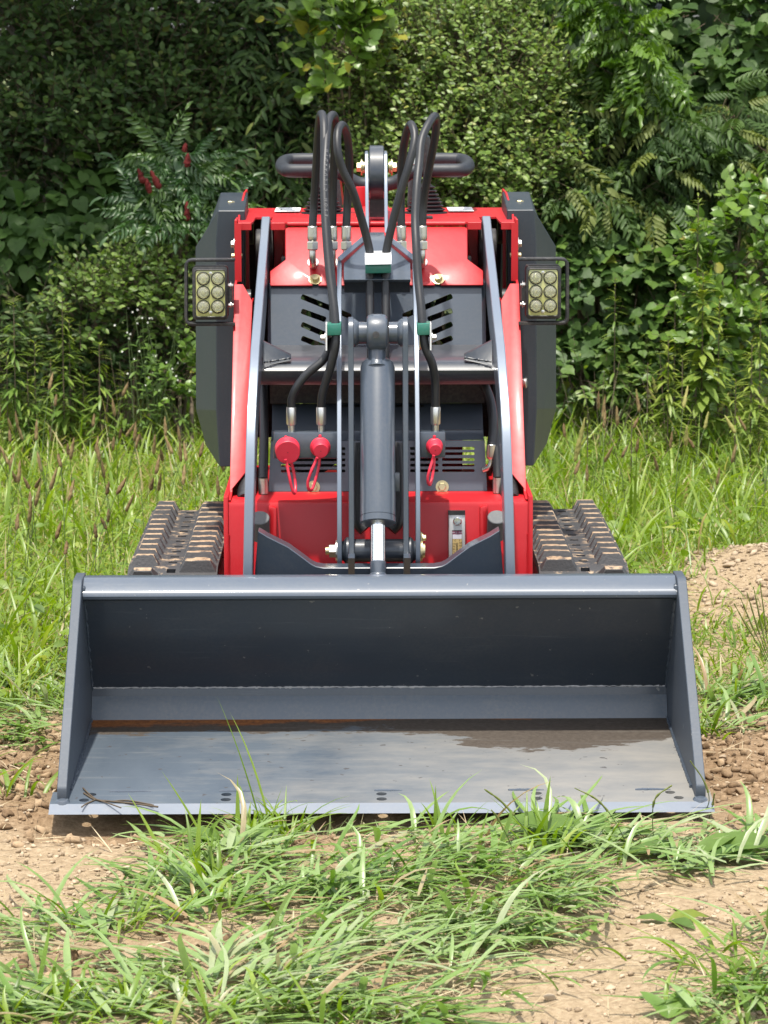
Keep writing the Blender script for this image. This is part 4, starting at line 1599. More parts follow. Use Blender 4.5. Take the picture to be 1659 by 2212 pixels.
def np_mesh(name, V, faces, mat, tint=None, smooth=True, extra=None):
    me = bpy.data.meshes.new(name)
    me.vertices.add(len(V))
    me.vertices.foreach_set('co', np.ascontiguousarray(V, dtype=np.float32).ravel())
    faces = [f for f in faces if len(f)]
    li = np.concatenate([f.ravel() for f in faces]).astype(np.int32)
    tot = np.concatenate([np.full(len(f), f.shape[1], dtype=np.int32) for f in faces])
    st = np.concatenate([[0], np.cumsum(tot)[:-1]]).astype(np.int32)
    me.loops.add(len(li))
    me.loops.foreach_set('vertex_index', li)
    me.polygons.add(len(tot))
    me.polygons.foreach_set('loop_start', st)
    if smooth:
        me.polygons.foreach_set('use_smooth', np.ones(len(tot), dtype=bool))
    me.update(calc_edges=True)
    for k, a in ([('tint', tint)] if tint is not None else []) + (extra or []):
        at_ = me.attributes.new(k, 'FLOAT', 'POINT')
        at_.data.foreach_set('value', np.ascontiguousarray(a, dtype=np.float32))
    if mat:
        me.materials.append(mat)
    return me


# ---------------------------------------------------------------- ground
def soil_mat():
    m, n, l, b = newmat('dry_soil')
    g = n.new('ShaderNodeNewGeometry').outputs['Position']
    a = n.new('ShaderNodeAttribute')
    a.attribute_name = 'loose'
    n1 = noise(n, l, 5, 8, 0.65, g)
    n2 = noise(n, l, 90, 6, 0.7, g)
    n3 = noise(n, l, 420, 3, 0.6, g)
    dry = ramp(n, l, n2.outputs[0], [(0.25, (0.20, 0.142, 0.082)), (0.5, (0.335, 0.250, 0.155)), (0.75, (0.47, 0.370, 0.245))])
    dk = ramp(n, l, n2.outputs[0], [(0.25, (0.13, 0.080, 0.043)), (0.5, (0.225, 0.148, 0.083)), (0.78, (0.35, 0.245, 0.15))])
    mm = n.new('ShaderNodeMath')
    mm.operation = 'MULTIPLY_ADD'
    l.new(n1.outputs[0], mm.inputs[0])
    mm.inputs[1].default_value = .9
    mm.inputs[2].default_value = -.42
    ad = n.new('ShaderNodeMath')
    ad.operation = 'ADD'
    ad.use_clamp = True
    l.new(mm.outputs[0], ad.inputs[0])
    l.new(a.outputs['Fac'], ad.inputs[1])
    c = mixc(n, l, ad.outputs[0], dry.outputs[0], dk.outputs[0])
    # sward colour far off, where single blades are no longer built
    a2 = n.new('ShaderNodeAttribute')
    a2.attribute_name = 'sward'
    sw = ramp(n, l, n1.outputs[0], [(0.3, (0.055, 0.07, 0.022)), (0.7, (0.10, 0.12, 0.04))])
    c = mixc(n, l, a2.outputs['Fac'], c, sw.outputs[0])
    l.new(c, b.inputs['Base Color'])
    b.inputs['Roughness'].default_value = 0.95
    b.inputs['Specular IOR Level'].default_value = 0.2
    ad2 = n.new('ShaderNodeMath')
    ad2.operation = 'MULTIPLY_ADD'
    l.new(n3.outputs[0], ad2.inputs[0])
    ad2.inputs[1].default_value = .35
    l.new(n2.outputs[0], ad2.inputs[2])
    bump(n, l, ad2.outputs[0], 0.8, 0.008, b)
    return m


SOIL = soil_mat()
gx = axis_pts(-1.35, 1.35, .0135, -260, 260)
gy = axis_pts(3.7, 8.3, .0135, -140, 420)
GX, GY = np.meshgrid(gx, gy)
GZ = ground_h(GX, GY)
V = np.stack([GX, GY, GZ], -1).reshape(-1, 3)
nx, ny = len(gx), len(gy)
ii = np.arange((ny - 1) * (nx - 1))
r0 = (ii // (nx - 1)) * nx + ii % (nx - 1)
F4 = np.stack([r0, r0 + 1, r0 + nx + 1, r0 + nx], -1)
loose = loose_soil(GX, GY).ravel()
sward = np.clip((np.hypot(GX, GY - 7) - 3.0) / 2, 0, 1).ravel()
ground = link('ground', np_mesh('ground', V, [F4], SOIL, extra=[('loose', loose), ('sward', sward)]))
ground['kind'] = 'structure'
ground['label'] = 'dry tan dirt with loose brown soil and gravel round the loader'


# ---------------------------------------------------------------- leaf and blade materials
def leaf_mat(name, stops, rough=0.42, trans=0.30, spec=0.5, tcol=None):
    m, n, l, b = newmat(name)
    a = n.new('ShaderNodeAttribute')
    a.attribute_name = 'tint'
    r = ramp(n, l, a.outputs['Fac'], stops)
    g = n.new('ShaderNodeNewGeometry')
    nz = noise(n, l, 60, 3, 0.6, g.outputs['Position'])
    hs = n.new('ShaderNodeHueSaturation')
    l.new(r.outputs[0], hs.inputs['Color'])
    mr = n.new('ShaderNodeMapRange')
    mr.inputs[3].default_value = 0.75
    mr.inputs[4].default_value = 1.25
    l.new(nz.outputs[0], mr.inputs[0])
    l.new(mr.outputs[0], hs.inputs['Value'])
    l.new(hs.outputs[0], b.inputs['Base Color'])
    b.inputs['Roughness'].default_value = rough
    b.inputs['Specular IOR Level'].default_value = spec
    tr = n.new('ShaderNodeBsdfTranslucent')
    h2 = n.new('ShaderNodeHueSaturation')
    h2.inputs['Saturation'].default_value = 1.15
    h2.inputs['Value'].default_value = 1.5
    l.new(hs.outputs[0], h2.inputs['Color'])
    l.new(h2.outputs[0], tr.inputs[0])
    mx = n.new('ShaderNodeMixShader')
    mx.inputs[0].default_value = trans
    l.new(b.outputs[0], mx.inputs[1])
    l.new(tr.outputs[0], mx.inputs[2])
    l.new(mx.outputs[0], n['Material Output'].inputs[0])
    return m


MEADOW = leaf_mat('meadow_grass', [(0.0, (0.080, 0.145, 0.018)), (0.35, (0.145, 0.230, 0.028)), (0.62, (0.215, 0.300, 0.042)), (0.80, (0.30, 0.34, 0.085)), (0.9, (0.34, 0.29, 0.13)), (1.0, (0.38, 0.30, 0.16))], 0.40, 0.38)
FGRASS = leaf_mat('cut_grass', [(0.0, (0.075, 0.150, 0.022)), (0.35, (0.140, 0.235, 0.045)), (0.65, (0.225, 0.310, 0.115)), (0.85, (0.30, 0.34, 0.19)), (0.93, (0.32, 0.265, 0.15)), (1.0, (0.30, 0.20, 0.10))], 0.36, 0.28, 0.6)
STRAW = leaf_mat('straw', [(0.0, (0.20, 0.14, 0.075)), (0.5, (0.34, 0.26, 0.15)), (1.0, (0.50, 0.42, 0.27))], 0.6, 0.2)
SPIKE = leaf_mat('seed_spike', [(0.0, (0.095, 0.062, 0.030)), (0.5, (0.17, 0.115, 0.055)), (1.0, (0.27, 0.20, 0.09))], 0.8, 0.1, 0.2)
FOXTAIL = leaf_mat('foxtail', [(0.0, (0.20, 0.21, 0.06)), (1.0, (0.36, 0.32, 0.11))], 0.7, 0.2, 0.2)
STALK = leaf_mat('green_stalk', [(0.0, (0.05, 0.085, 0.02)), (1.0, (0.10, 0.14, 0.04))], 0.5, 0.1)
TWIG = leaf_mat('twig', [(0.0, (0.055, 0.042, 0.030)), (0.5, (0.12, 0.092, 0.062)), (1.0, (0.24, 0.19, 0.125))], 0.8, 0.0, 0.2)
DARKLEAF = leaf_mat('dark_leaf', [(0.0, (0.020, 0.043, 0.012)), (0.5, (0.041, 0.080, 0.019)), (0.9, (0.075, 0.125, 0.030)), (1.0, (0.15, 0.17, 0.04))], 0.52, 0.24, 0.30)
GRAPE = leaf_mat('vine_leaf', [(0.0, (0.028, 0.060, 0.015)), (0.5, (0.058, 0.114, 0.023)), (0.92, (0.110, 0.182, 0.034)), (1.0, (0.25, 0.24, 0.03))], 0.52, 0.32, 0.28)
BRIGHT = leaf_mat('bright_leaf', [(0.0, (0.055, 0.115, 0.018)), (0.5, (0.105, 0.190, 0.028)), (0.95, (0.165, 0.255, 0.042)), (1.0, (0.42, 0.26, 0.03))], 0.38, 0.32)
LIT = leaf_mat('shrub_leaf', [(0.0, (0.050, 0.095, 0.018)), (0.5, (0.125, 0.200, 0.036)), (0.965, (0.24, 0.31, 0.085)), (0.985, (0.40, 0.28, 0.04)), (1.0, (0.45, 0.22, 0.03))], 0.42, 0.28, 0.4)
SUMACL = leaf_mat('sumac_leaf', [(0.0, (0.022, 0.060, 0.020)), (0.6, (0.050, 0.105, 0.030)), (0.95, (0.10, 0.165, 0.035)), (1.0, (0.30, 0.10, 0.04))], 0.42, 0.28)
GOLDROD = leaf_mat('goldenrod_leaf', [(0.0, (0.055, 0.110, 0.020)), (0.5, (0.110, 0.185, 0.032)), (1.0, (0.24, 0.29, 0.050))], 0.45, 0.3)
CONE = leaf_mat('sumac_cone', [(0.0, (0.060, 0.008, 0.008)), (1.0, (0.15, 0.02, 0.018))], 0.8, 0.0, 0.2)
PETAL = leaf_mat('petal', [(0.0, (0.70, 0.70, 0.62)), (1.0, (0.80, 0.78, 0.75))], 0.6, 0.3, 0.2)
BARK = leaf_mat('bark', [(0.0, (0.12, 0.11, 0.10)), (1.0, (0.24, 0.22, 0.20))], 0.9, 0.0, 0.1)


def stone_mat(name, lo, hi):
    m, n, l, b = newmat(name)
    a = n.new('ShaderNodeAttribute')
    a.attribute_name = 'tint'
    r = ramp(n, l, a.outputs['Fac'], [(0, lo), (1, hi)])
    g = n.new('ShaderNodeNewGeometry')
    nz = noise(n, l, 130, 5, 0.65, g.outputs['Position'])
    hs = n.new('ShaderNodeHueSaturation')
    mr = n.new('ShaderNodeMapRange')
    mr.inputs[3].default_value = 0.7
    mr.inputs[4].default_value = 1.3
    l.new(nz.outputs[0], mr.inputs[0])
    l.new(mr.outputs[0], hs.inputs['Value'])
    l.new(r.outputs[0], hs.inputs['Color'])
    l.new(hs.outputs[0], b.inputs['Base Color'])
    b.inputs['Roughness'].default_value = 0.9
    b.inputs['Specular IOR Level'].default_value = 0.25
    bump(n, l, nz.outputs[0], 0.5, 0.004, b)
    return m


STONE = stone_mat('pale_stone', (0.22, 0.160, 0.100), (0.45, 0.355, 0.245))
CLOD = stone_mat('soil_clod', (0.14, 0.088, 0.047), (0.36, 0.255, 0.155))


# ---------------------------------------------------------------- vectorised growth
def unit(a):
    return a / np.maximum(np.linalg.norm(a, axis=-1, keepdims=True), 1e-9)


def frames(d, nrm):
    """Rotation matrices with local y = d, local z ~ nrm."""
    y = unit(d)
    x = unit(np.cross(y, nrm))
    z = np.cross(x, y)
    return np.stack([x, y, z], -1)


def stamp(T, F, Rm, P, sc):
    """Copies of template (verts T, faces F list) -> verts, faces."""
    n, k = len(P), len(T)
    Vv = np.einsum('nij,kj->nki', Rm * np.asarray(sc).reshape(n, 1, -1), T) + P[:, None, :]
    off = (np.arange(n) * k)[:, None, None]
    return Vv.reshape(-1, 3), [(f[None] + off).reshape(-1, f.shape[1]) for f in F]


def T_leaf(wd, droop=.12, fold=.10, pts=((.22, .75), (.5, 1.0), (.78, .66))):
    """Leaf of unit length along y with a folded midrib."""
    V = [(0, 0, 0)]
    for y, k in pts:
        z = -droop * y * y
        V += [(-wd / 2 * k, y, z + fold * wd * k), (0, y, z), (wd / 2 * k, y, z + fold * wd * k)]
    V.append((0, 1, -droop))
    tri, quad = [(0, 2, 1), (0, 3, 2)], []
    for i in range(len(pts) - 1):
        a = 1 + 3 * i
        quad += [(a, a + 1, a + 4, a + 3), (a + 1, a + 2, a + 5, a + 4)]
    a = 1 + 3 * (len(pts) - 1)
    t = len(V) - 1
    tri += [(a, a + 1, t), (a + 1, a + 2, t)]
    return np.array(V, float), [np.array(tri), np.array(quad)] if quad else [np.array(tri)]


def T_vine():
    """Broad heart-shaped, slightly lobed vine leaf, cupped."""
    out = [(0, .06), (-.16, -.10), (-.36, -.06), (-.50, .14), (-.50, .36), (-.40, .48), (-.34, .66), (-.16, .82), (0, 1.02),
           (.16, .82), (.34, .66), (.40, .48), (.50, .36), (.50, .14), (.36, -.06), (.16, -.10)]
    V = [(0, .36, .0)] + [(x, y, .10 * abs(x) - .22 * max(0, y - .3) ** 2 - .15 * x * x) for x, y in out]
    k = len(out)
    tri = [(0, 1 + (i + 1) % k, 1 + i) for i in range(k)]
    return np.array(V, float), [np.array(tri)]


def T_compound(nl=7, ll=.34, wd=.10, droop=.35, hang=.35):
    """Pinnate leaf: rachis with pairs of narrow leaflets."""
    T, F = T_leaf(1.0, .25, .12)
    Vs, tr, qd, k0 = [], [], [], 0

    def rach(t):
        return np.array([0, t, -droop * t * t])
    for i in range(nl):
        t = .20 + .80 * i / nl
        p = rach(t)
        L_ = ll * (1 - .35 * abs(t - .45) / .55)
        for s in (-1, 1):
            d = np.array([s * .80, .42, -hang])
            Rm = frames(d[None], np.array([[s * hang * .5, 0, 1.0]]))[0]
            v = (T * np.array([wd * L_ / ll, L_, L_])) @ Rm.T + p
            Vs.append(v)
            tr.append(F[0] + k0)
            qd.append(F[1] + k0)
            k0 += len(v)
    d = rach(1.02) - rach(.9)
    Rm = frames(d[None], np.array([[0, 0, 1.0]]))[0]
    v = (T * np.array([wd, ll * .9, ll])) @ Rm.T + rach(1.0)
    Vs.append(v)
    tr.append(F[0] + k0)
    qd.append(F[1] + k0)
    k0 += len(v)
    for i in range(6):
        a, c = rach(i / 6), rach((i + 1) / 6)
        w = .006
        v = np.array([a + (-w, 0, 0), a + (w, 0, .004), c + (w, 0, .004), c + (-w, 0, 0)])
        Vs.append(v)
        qd.append(np.array([[0, 1, 2, 3]]) + k0)
        k0 += 4
    return np.concatenate(Vs), [np.concatenate(tr), np.concatenate(qd)]


def stems_mesh(P0, P1, r0, r1, sag=0.0, seg=4, nseg=3):
    """Many thin tapered stems, each bending; returns verts, faces."""
    n = len(P0)
    d = unit(P1 - P0)
    a = unit(np.cross(d, np.array([0.31, 0.2, 0.93])))
    b = np.cross(d, a)
    rings = []
    for k in range(nseg + 1):
        t = k / nseg
        c = P0 + (P1 - P0) * t
        c = c + np.array([0, 0, 1.0]) * (np.asarray(sag).reshape(-1, 1) * t * (1 - t))
        r = (r0 + (r1 - r0) * t)
        r = np.asarray(r).reshape(-1, 1) if np.ndim(r) else r
        for j in range(seg):
            q = 2 * math.pi * j / seg
            rings.append(c + r * (math.cos(q) * a + math.sin(q) * b))
    Vv = np.stack(rings, 1)
    K = (nseg + 1) * seg
    f = []
    for k in range(nseg):
        for j in range(seg):
            f.append((k * seg + j, k * seg + (j + 1) % seg, (k + 1) * seg + (j + 1) % seg, (k + 1) * seg + j))
    F = (np.array(f)[None] + (np.arange(n) * K)[:, None, None]).reshape(-1, 4)
    return Vv.reshape(-1, 3), [F]


def blades(P, ang, Ln, wd, th0, bend, nseg=4, twist=None, fold=True, swerve=None):
    """Grass blades. th0: lean from vertical at the root, bend: extra lean at the tip."""
    n = len(P)
    h = np.stack([np.cos(ang), np.sin(ang), np.zeros(n)], -1)
    side = np.stack([-np.sin(ang), np.cos(ang), np.zeros(n)], -1)
    if twist is not None:
        side = unit(side + np.outer(twist, [0, 0, 1.0]))
    c = P.copy()
    rows = []
    K = 3 if fold else 2
    for k in range(nseg + 1):
        t = k / nseg
        th = th0 + bend * t ** 1.3
        if swerve is not None:
            an = ang + swerve * t * t
            h = np.stack([np.cos(an), np.sin(an), np.zeros(n)], -1)
            side = np.stack([-np.sin(an), np.cos(an), np.zeros(n)], -1)
            side = unit(side + np.outer(twist * (1 - 1.6 * t), [0, 0, 1.0]))
        if k:
            c = c + (np.sin(th)[:, None] * h + np.cos(th)[:, None] * np.array([0, 0, 1.0])) * (Ln / nseg)[:, None]
        if k == nseg:
            rows.append([c])
        else:
            ww = (wd * (1 - t ** 2.2) * (.55 + .45 * min(1, t * 4)))[:, None] * .5
            up = (np.cos(th)[:, None] * h - np.sin(th)[:, None] * np.array([0, 0, 1.0]))
            if fold:
                rows.append([c - side * ww - up * ww * .35, c, c + side * ww - up * ww * .35])
            else:
                rows.append([c - side * ww, c + side * ww])
    Vv = np.stack([p for r in rows for p in r], 1)
    q, t3 = [], []
    for k in range(nseg - 1):
        for j in range(K - 1):
            q.append((k * K + j, k * K + j + 1, (k + 1) * K + j + 1, (k + 1) * K + j))
    tip = nseg * K
    for j in range(K - 1):
        t3.append(((nseg - 1) * K + j, (nseg - 1) * K + j + 1, tip))
    kk = Vv.shape[1]
    off = (np.arange(n) * kk)[:, None, None]
    return Vv.reshape(-1, 3), [(np.array(t3)[None] + off).reshape(-1, 3), (np.array(q)[None] + off).reshape(-1, 4)], kk


class Acc:
    """Collects geometry of several batches for one mesh."""

    def __init__(self):
        self.V, self.F, self.T, self.k = [], {}, [], 0

    def add(self, V, F, tint):
        for f in F:
            self.F.setdefault(f.shape[1], []).append(f + self.k)
        self.V.append(V)
        self.T.append(np.broadcast_to(tint, (len(V),)) if np.ndim(tint) == 0 else tint)
        self.k += len(V)

    def mesh(self, name, mat, smooth=True):
        return np_mesh(name, np.concatenate(self.V), [np.concatenate(v) for v in self.F.values()], mat, np.concatenate(self.T), smooth)


# ---------------------------------------------------------------- grass
def scatter(n, x0, x1, y0, y1, dens, g=rng):
    x, y = g.uniform(x0, x1, n), g.uniform(y0, y1, n)
    k = g.random(n) < dens(x, y)
    return x[k], y[k]


def outside_loader(x, y, m=0.0):
    return ~((np.abs(x) < .50 + m) & (y > 5.2 - m) & (y < 7.25))


def grow_meadow():
    acc = Acc()
    # main sward
    x, y = scatter(150000, -3.0, 3.0, 6.05, 10.9, grass_density)
    k = outside_loader(x, y, .02) & ((np.abs(x) < .15 + y * .135) | (rng.random(len(x)) < .6))
    x, y = x[k], y[k]
    n = len(x)
    P = np.stack([x, y, ground_h(x, y) - .005], -1)
    lush = fbm(x, y, 2.5, 3, 41)
    Ln = rng.uniform(.04, .13, n) * (.7 + .7 * lush)
    Ln *= np.where(rng.random(n) < .10, 1.6, 1.0)
    Ln = Ln * np.where((x > .52) & (y < 7.1), .55, 1) * (1 + .55 * np.clip((y - 8.6) / 1.2, 0, 1))
    V, F, kk = blades(P, rng.uniform(0, 2 * np.pi, n), Ln, rng.uniform(.0028, .0070, n), rng.uniform(.05, 1.0, n), rng.uniform(.2, 1.8, n), 4, rng.uniform(-.5, .5, n), False)
    t = np.clip(.25 + .40 * lush - .10 * (x > .3) + rng.normal(0, .13, n), 0, .80)
    dry = rng.random(n) < (.13 + .24 * np.clip((y - 7.3) / 3, 0, 1) * (x < .4))
    t = np.where(dry, rng.uniform(.78, 1, n), t)
    acc.add(V, F, np.repeat(t, kk))
    # broad leaf blades standing up through it
    x, y = scatter(2600, -1.6, 1.6, 6.1, 10.5, grass_density)
    k = outside_loader(x, y, .05) & ~((x > .52) & (y < 7.2))
    x, y = x[k], y[k]
    n = len(x)
    P = np.stack([x, y, ground_h(x, y)], -1)
    V, F, kk = blades(P, rng.uniform(0, 2 * np.pi, n), rng.uniform(.12, .25, n), rng.uniform(.007, .013, n), rng.uniform(.1, .6, n), rng.uniform(.2, 1.3, n), 6, rng.uniform(-.6, .6, n), True)
    acc.add(V, F, np.repeat(rng.uniform(.3, .72, n), kk))
    o = link('meadow_grass', acc.mesh('meadow_grass', MEADOW))
    o['kind'] = 'stuff'
    tag(o, 'sunlit yellow green meadow grass behind and beside the loader', 'grass')


def grow_foreground():
    acc = Acc()

    def dens(x, y):
        d = grass_density(x, y)
        return np.where(y < 6.3, d * (.14 + 1.05 * (fbm(x, y, 8, 3, 77) > .45)), 0)
    # flow direction of the cut, fallen blades
    n0 = 27000
    x, y = scatter(n0, -1.0, 1.0, 3.85, 6.3, dens)
    k = ~((np.abs(x) < .57) & (y > 5.17))
    x, y = x[k], y[k]
    n = len(x)
    z = ground_h(x, y)
    flow = (fbm(x, y, 3.0, 2, 55) - .5) * 7.0 + np.where(x < -.25, 2.7, .3)
    ang = flow + rng.normal(0, .95, n)
    lift = fbm(x, y, 7, 2, 23)
    P = np.stack([x, y, z + rng.uniform(0, .022, n) * (.4 + lift)], -1)
    long_ = rng.random(n) < .42
    Ln = np.where(long_, rng.uniform(.08, .165, n), rng.uniform(.03, .08, n))
    big = rng.random(n) < .03
    wd = np.where(big, rng.uniform(.011, .017, n), np.where(long_, rng.uniform(.0075, .0135, n), rng.uniform(.004, .0085, n)))
    th0 = np.where(rng.random(n) < .12, rng.uniform(.25, .8, n), rng.uniform(1.0, 1.52, n))
    bend = np.clip(1.62 - th0, .05, 2) * rng.uniform(.5, 1.35, n)
    V, F, kk = blades(P, ang, Ln, wd, th0, bend, 6, rng.uniform(-.7, .7, n), True, rng.normal(0, .7, n))
    zz = ground_h(V[:, 0], V[:, 1]) + .002
    V[:, 2] = np.maximum(V[:, 2], zz)
    lush = fbm(x, y, 5, 3, 13)
    t = np.clip(.18 + .62 * lush + rng.normal(0, .15, n), 0, .84)
    t = np.where(rng.random(n) < .10, rng.uniform(.85, 1, n), t)
    acc.add(V, F, np.repeat(t, kk))
    o = link('cut_grass', acc.mesh('cut_grass', FGRASS))
    o['kind'] = 'stuff'
    tag(o, 'flattened cut grass lying in swaths in front of the bucket', 'grass')
    # fresh upright blades at the bottom left and round the tufts
    FR = [(330, 2200, 330, 50, 1), (60, 2215, 200, 40, .9), (700, 2200, 200, 40, .6), (430, 1940, 90, 40, .7), (580, 1850, 70, 40, .8), (1220, 1850, 150, 30, .5), (1600, 2190, 120, 60, .7), (900, 1960, 300, 70, .12)]
    x, y = scatter(9000, -1.0, 1.0, 3.85, 5.2, lambda a, b: blobs(*uvn(a, b), FR) * .55)
    n = len(x)
    P = np.stack([x, y, ground_h(x, y)], -1)
    V, F, kk = blades(P, rng.uniform(0, 6.28, n), rng.uniform(.04, .115, n), rng.uniform(.0045, .0105, n), rng.uniform(.15, 1.1, n), rng.uniform(.3, 1.6, n), 6, rng.uniform(-.6, .6, n), True, rng.normal(0, .5, n))
    V[:, 2] = np.maximum(V[:, 2], ground_h(V[:, 0], V[:, 1]) + .002)
    af = Acc()
    af.add(V, F, np.repeat(np.clip(rng.normal(.42, .18, n), 0, .82), kk))
    o = link('fresh_grass', af.mesh('fresh_grass', MEADOW))
    o['kind'] = 'stuff'
    tag(o, 'fresh yellow green grass at the bottom edge and round the tall tufts', 'grass')
    # low broad leaved herbs through the meadow
    T, Fh = T_leaf(.62, .15, .10)
    x, y = scatter(5200, -1.5, 1.5, 6.1, 10.3, lambda a, b: grass_density(a, b) * (fbm(a, b, 3, 2, 66) > .5))
    k = outside_loader(x, y, .05) & (np.abs(x) < .15 + y * .135)
    x, y = x[k], y[k]
    n = len(x)
    P = np.stack([x, y, ground_h(x, y) + rng.uniform(.02, .085, n)], -1)
    a = rng.uniform(0, 6.28, n)
    V, F = stamp(T, Fh, frames(np.stack([np.cos(a), np.sin(a), rng.normal(.1, .3, n)], -1), unit(np.stack([rng.normal(0, .3, n), rng.normal(-.2, .3, n), np.ones(n)], -1))), P, rng.uniform(.018, .045, n)[:, None])
    af = Acc()
    af.add(V, F, np.repeat(np.clip(rng.normal(.4, .2, n), 0, .8), len(T)))
    o = link('meadow_herbs', af.mesh('meadow_herbs', MEADOW))
    o['kind'] = 'stuff'
    tag(o, 'small broad leaved herbs growing through the meadow grass', 'herbs')
    # straw and dead thatch
    acc = Acc()
    x, y = scatter(16000, -1.0, 1.0, 3.85, 6.6, lambda a, b: np.clip(.14 + .6 * grass_density(a, b), 0, 1))
    k = ~((np.abs(x) < .57) & (y > 5.17)) & outside_loader(x, y, .03)
    x, y = x[k], y[k]
    n = len(x)
    P = np.stack([x, y, ground_h(x, y) + rng.uniform(.001, .012, n)], -1)
    V, F, kk = blades(P, rng.uniform(0, 6.28, n), rng.uniform(.015, .085, n), rng.uniform(.0010, .0032, n), rng.uniform(1.15, 1.5, n), rng.uniform(0, .4, n), 4, rng.uniform(-.7, .7, n), False)
    V[:, 2] = np.maximum(V[:, 2], ground_h(V[:, 0], V[:, 1]) + .0015)
    acc.add(V, F, np.repeat(rng.random(n), kk))
    o = link('straw', acc.mesh('straw', STRAW))
    o['kind'] = 'stuff'
    tag(o, 'dry straw litter scattered over the dirt and cut grass', 'straw')


grow_meadow()
grow_foreground()


# ---------------------------------------------------------------- stones, clods
def T_stone(seed, flat=.6):
    bm = bmesh.new()
    bmesh.ops.create_icosphere(bm, subdivisions=1, radius=1.0)
    g = random.Random(seed)
    V = np.array([v.co[:] for v in bm.verts])
    F = np.array([[v.index for v in f.verts] for f in bm.faces])
    bm.free()
    for _ in range(9):      # chip flat facets
        d = unit(np.array([g.gauss(0, 1) for _ in range(3)]))
        c = g.uniform(.42, .80)
        s = V @ d
        V = V - np.outer(np.maximum(s - c, 0), d)
    V = V * np.array([1, g.uniform(.6, .95), flat])
    return V, [F]


def T_clod(seed):
    bm = bmesh.new()
    bmesh.ops.create_icosphere(bm, subdivisions=2, radius=1.0)
    V = np.array([v.co[:] for v in bm.verts])
    F = np.array([[v.index for v in f.verts] for f in bm.faces])
    bm.free()
    g = np.random.default_rng(seed)
    a = V @ g.normal(0, 2.2, (3, 3))
    r = 1 + .30 * np.sin(a[:, 0] + g.random() * 6) * np.sin(a[:, 1] * 1.3) + .16 * g.normal(0, 1, len(V))
    return V * r[:, None] * np.array([1.1, g.uniform(.6, 1), g.uniform(.45, .8)]), [F]


def rand_rot(n, g=rng, tilt=.5):
    az = g.uniform(0, 2 * np.pi, n)
    d = np.stack([np.cos(az), np.sin(az), g.normal(0, tilt, n) * .5], -1)
    nr = np.stack([g.normal(0, tilt, n), g.normal(0, tilt, n), np.ones(n)], -1)
    return frames(d, unit(nr))


def pebbles(name, n0, dens, s0, s1, mat, label, cat, y0=3.8, y1=8.2, power=3.5, sink=.25, make=None):
    x, y = scatter(n0, -1.3, 1.3, y0, y1, dens)
    k = ~((np.abs(x) < .57) & (y > 5.19) & (y < 7.3)) & (np.abs(x) < .12 + .135 * y)
    x, y = x[k], y[k]
    n = len(x)
    s = s0 + (s1 - s0) * rng.random(n) ** power
    P = np.stack([x, y, ground_h(x, y) + s * (.5 - sink)], -1)
    acc = Acc()
    which = rng.integers(0, 7, n)
    for i in range(7):
        T, F = (make or T_stone)(i + 3)
        m = which == i
        V, Fs = stamp(T, F, rand_rot(m.sum()), P[m], (s[m] * .9)[:, None])
        acc.add(V, Fs, np.repeat(rng.random(m.sum()), len(T)))
    o = link(name, acc.mesh(name, mat, False))
    o['kind'] = 'stuff'
    tag(o, label, cat)


bare = lambda x, y: np.clip(1.0 - 1.0 * grass_density(x, y), .04, 1) * (1 - .6 * loose_soil(x, y))
pebbles('gravel', 75000, lambda x, y: bare(x, y) * (.35 + .65 * (fbm(x, y, 6, 3, 90) > .45)), .0010, .0095, STONE, 'small pale gravel strewn over the bare dirt', 'gravel')
pebbles('soil_clods', 26000, loose_soil, .0016, .0135, CLOD, 'crumbly brown soil clods turned up at the bucket corners', 'soil', y1=6.5, power=3.0, make=T_clod)

bank = lambda x, y: np.exp(-(((y - 7.45) / .50) ** 4)) / (1 + np.exp(-(x - .72) * 30))
pebbles('rubble', 6500, bank, .003, .021, STONE, 'broken pale rubble covering the bank to the right of the loader', 'rubble', y0=6.8, y1=8.2, power=3.4, sink=.3)

STONES = []
for i in range(5):
    T, F = T_stone(40 + i, .5)
    bm = bmesh.new()
    vs = [bm.verts.new(v) for v in T]
    for f in F[0]:
        bm.faces.new([vs[j] for j in f])
    bmesh.ops.bevel(bm, geom=bm.edges[:], offset=.07, segments=1, affect='EDGES', clamp_overlap=True)
    me = bpy.data.meshes.new('stone')
    bm.to_mesh(me)
    bm.free()
    a = me.attributes.new('tint', 'FLOAT', 'POINT')
    a.data.foreach_set('value', np.full(len(me.vertices), .45 + .12 * i, dtype=np.float32))
    me.materials.append(STONE)
    STONES.append(me)


def stone(u, v, size, label, group=None, k=0, rz=0.0, dz=0.0):
    p = at(u, v, 5)
    d = (p - Vector((0, 0, HC)))
    t = HC / -d.z
    x, y = d.x * t, d.y * t
    o = link('stone', STONES[k % 5])
    o.location = (x, y, float(ground_h(np.array([x]), np.array([y]))[0]) + size * (.22 + dz))
    o.scale = (size, size, size)
    o.rotation_euler = (0.1 * ((k * 7) % 5 - 2), .1 * ((k * 3) % 5 - 2), rz)
    return tag(o, label, 'stone', group)


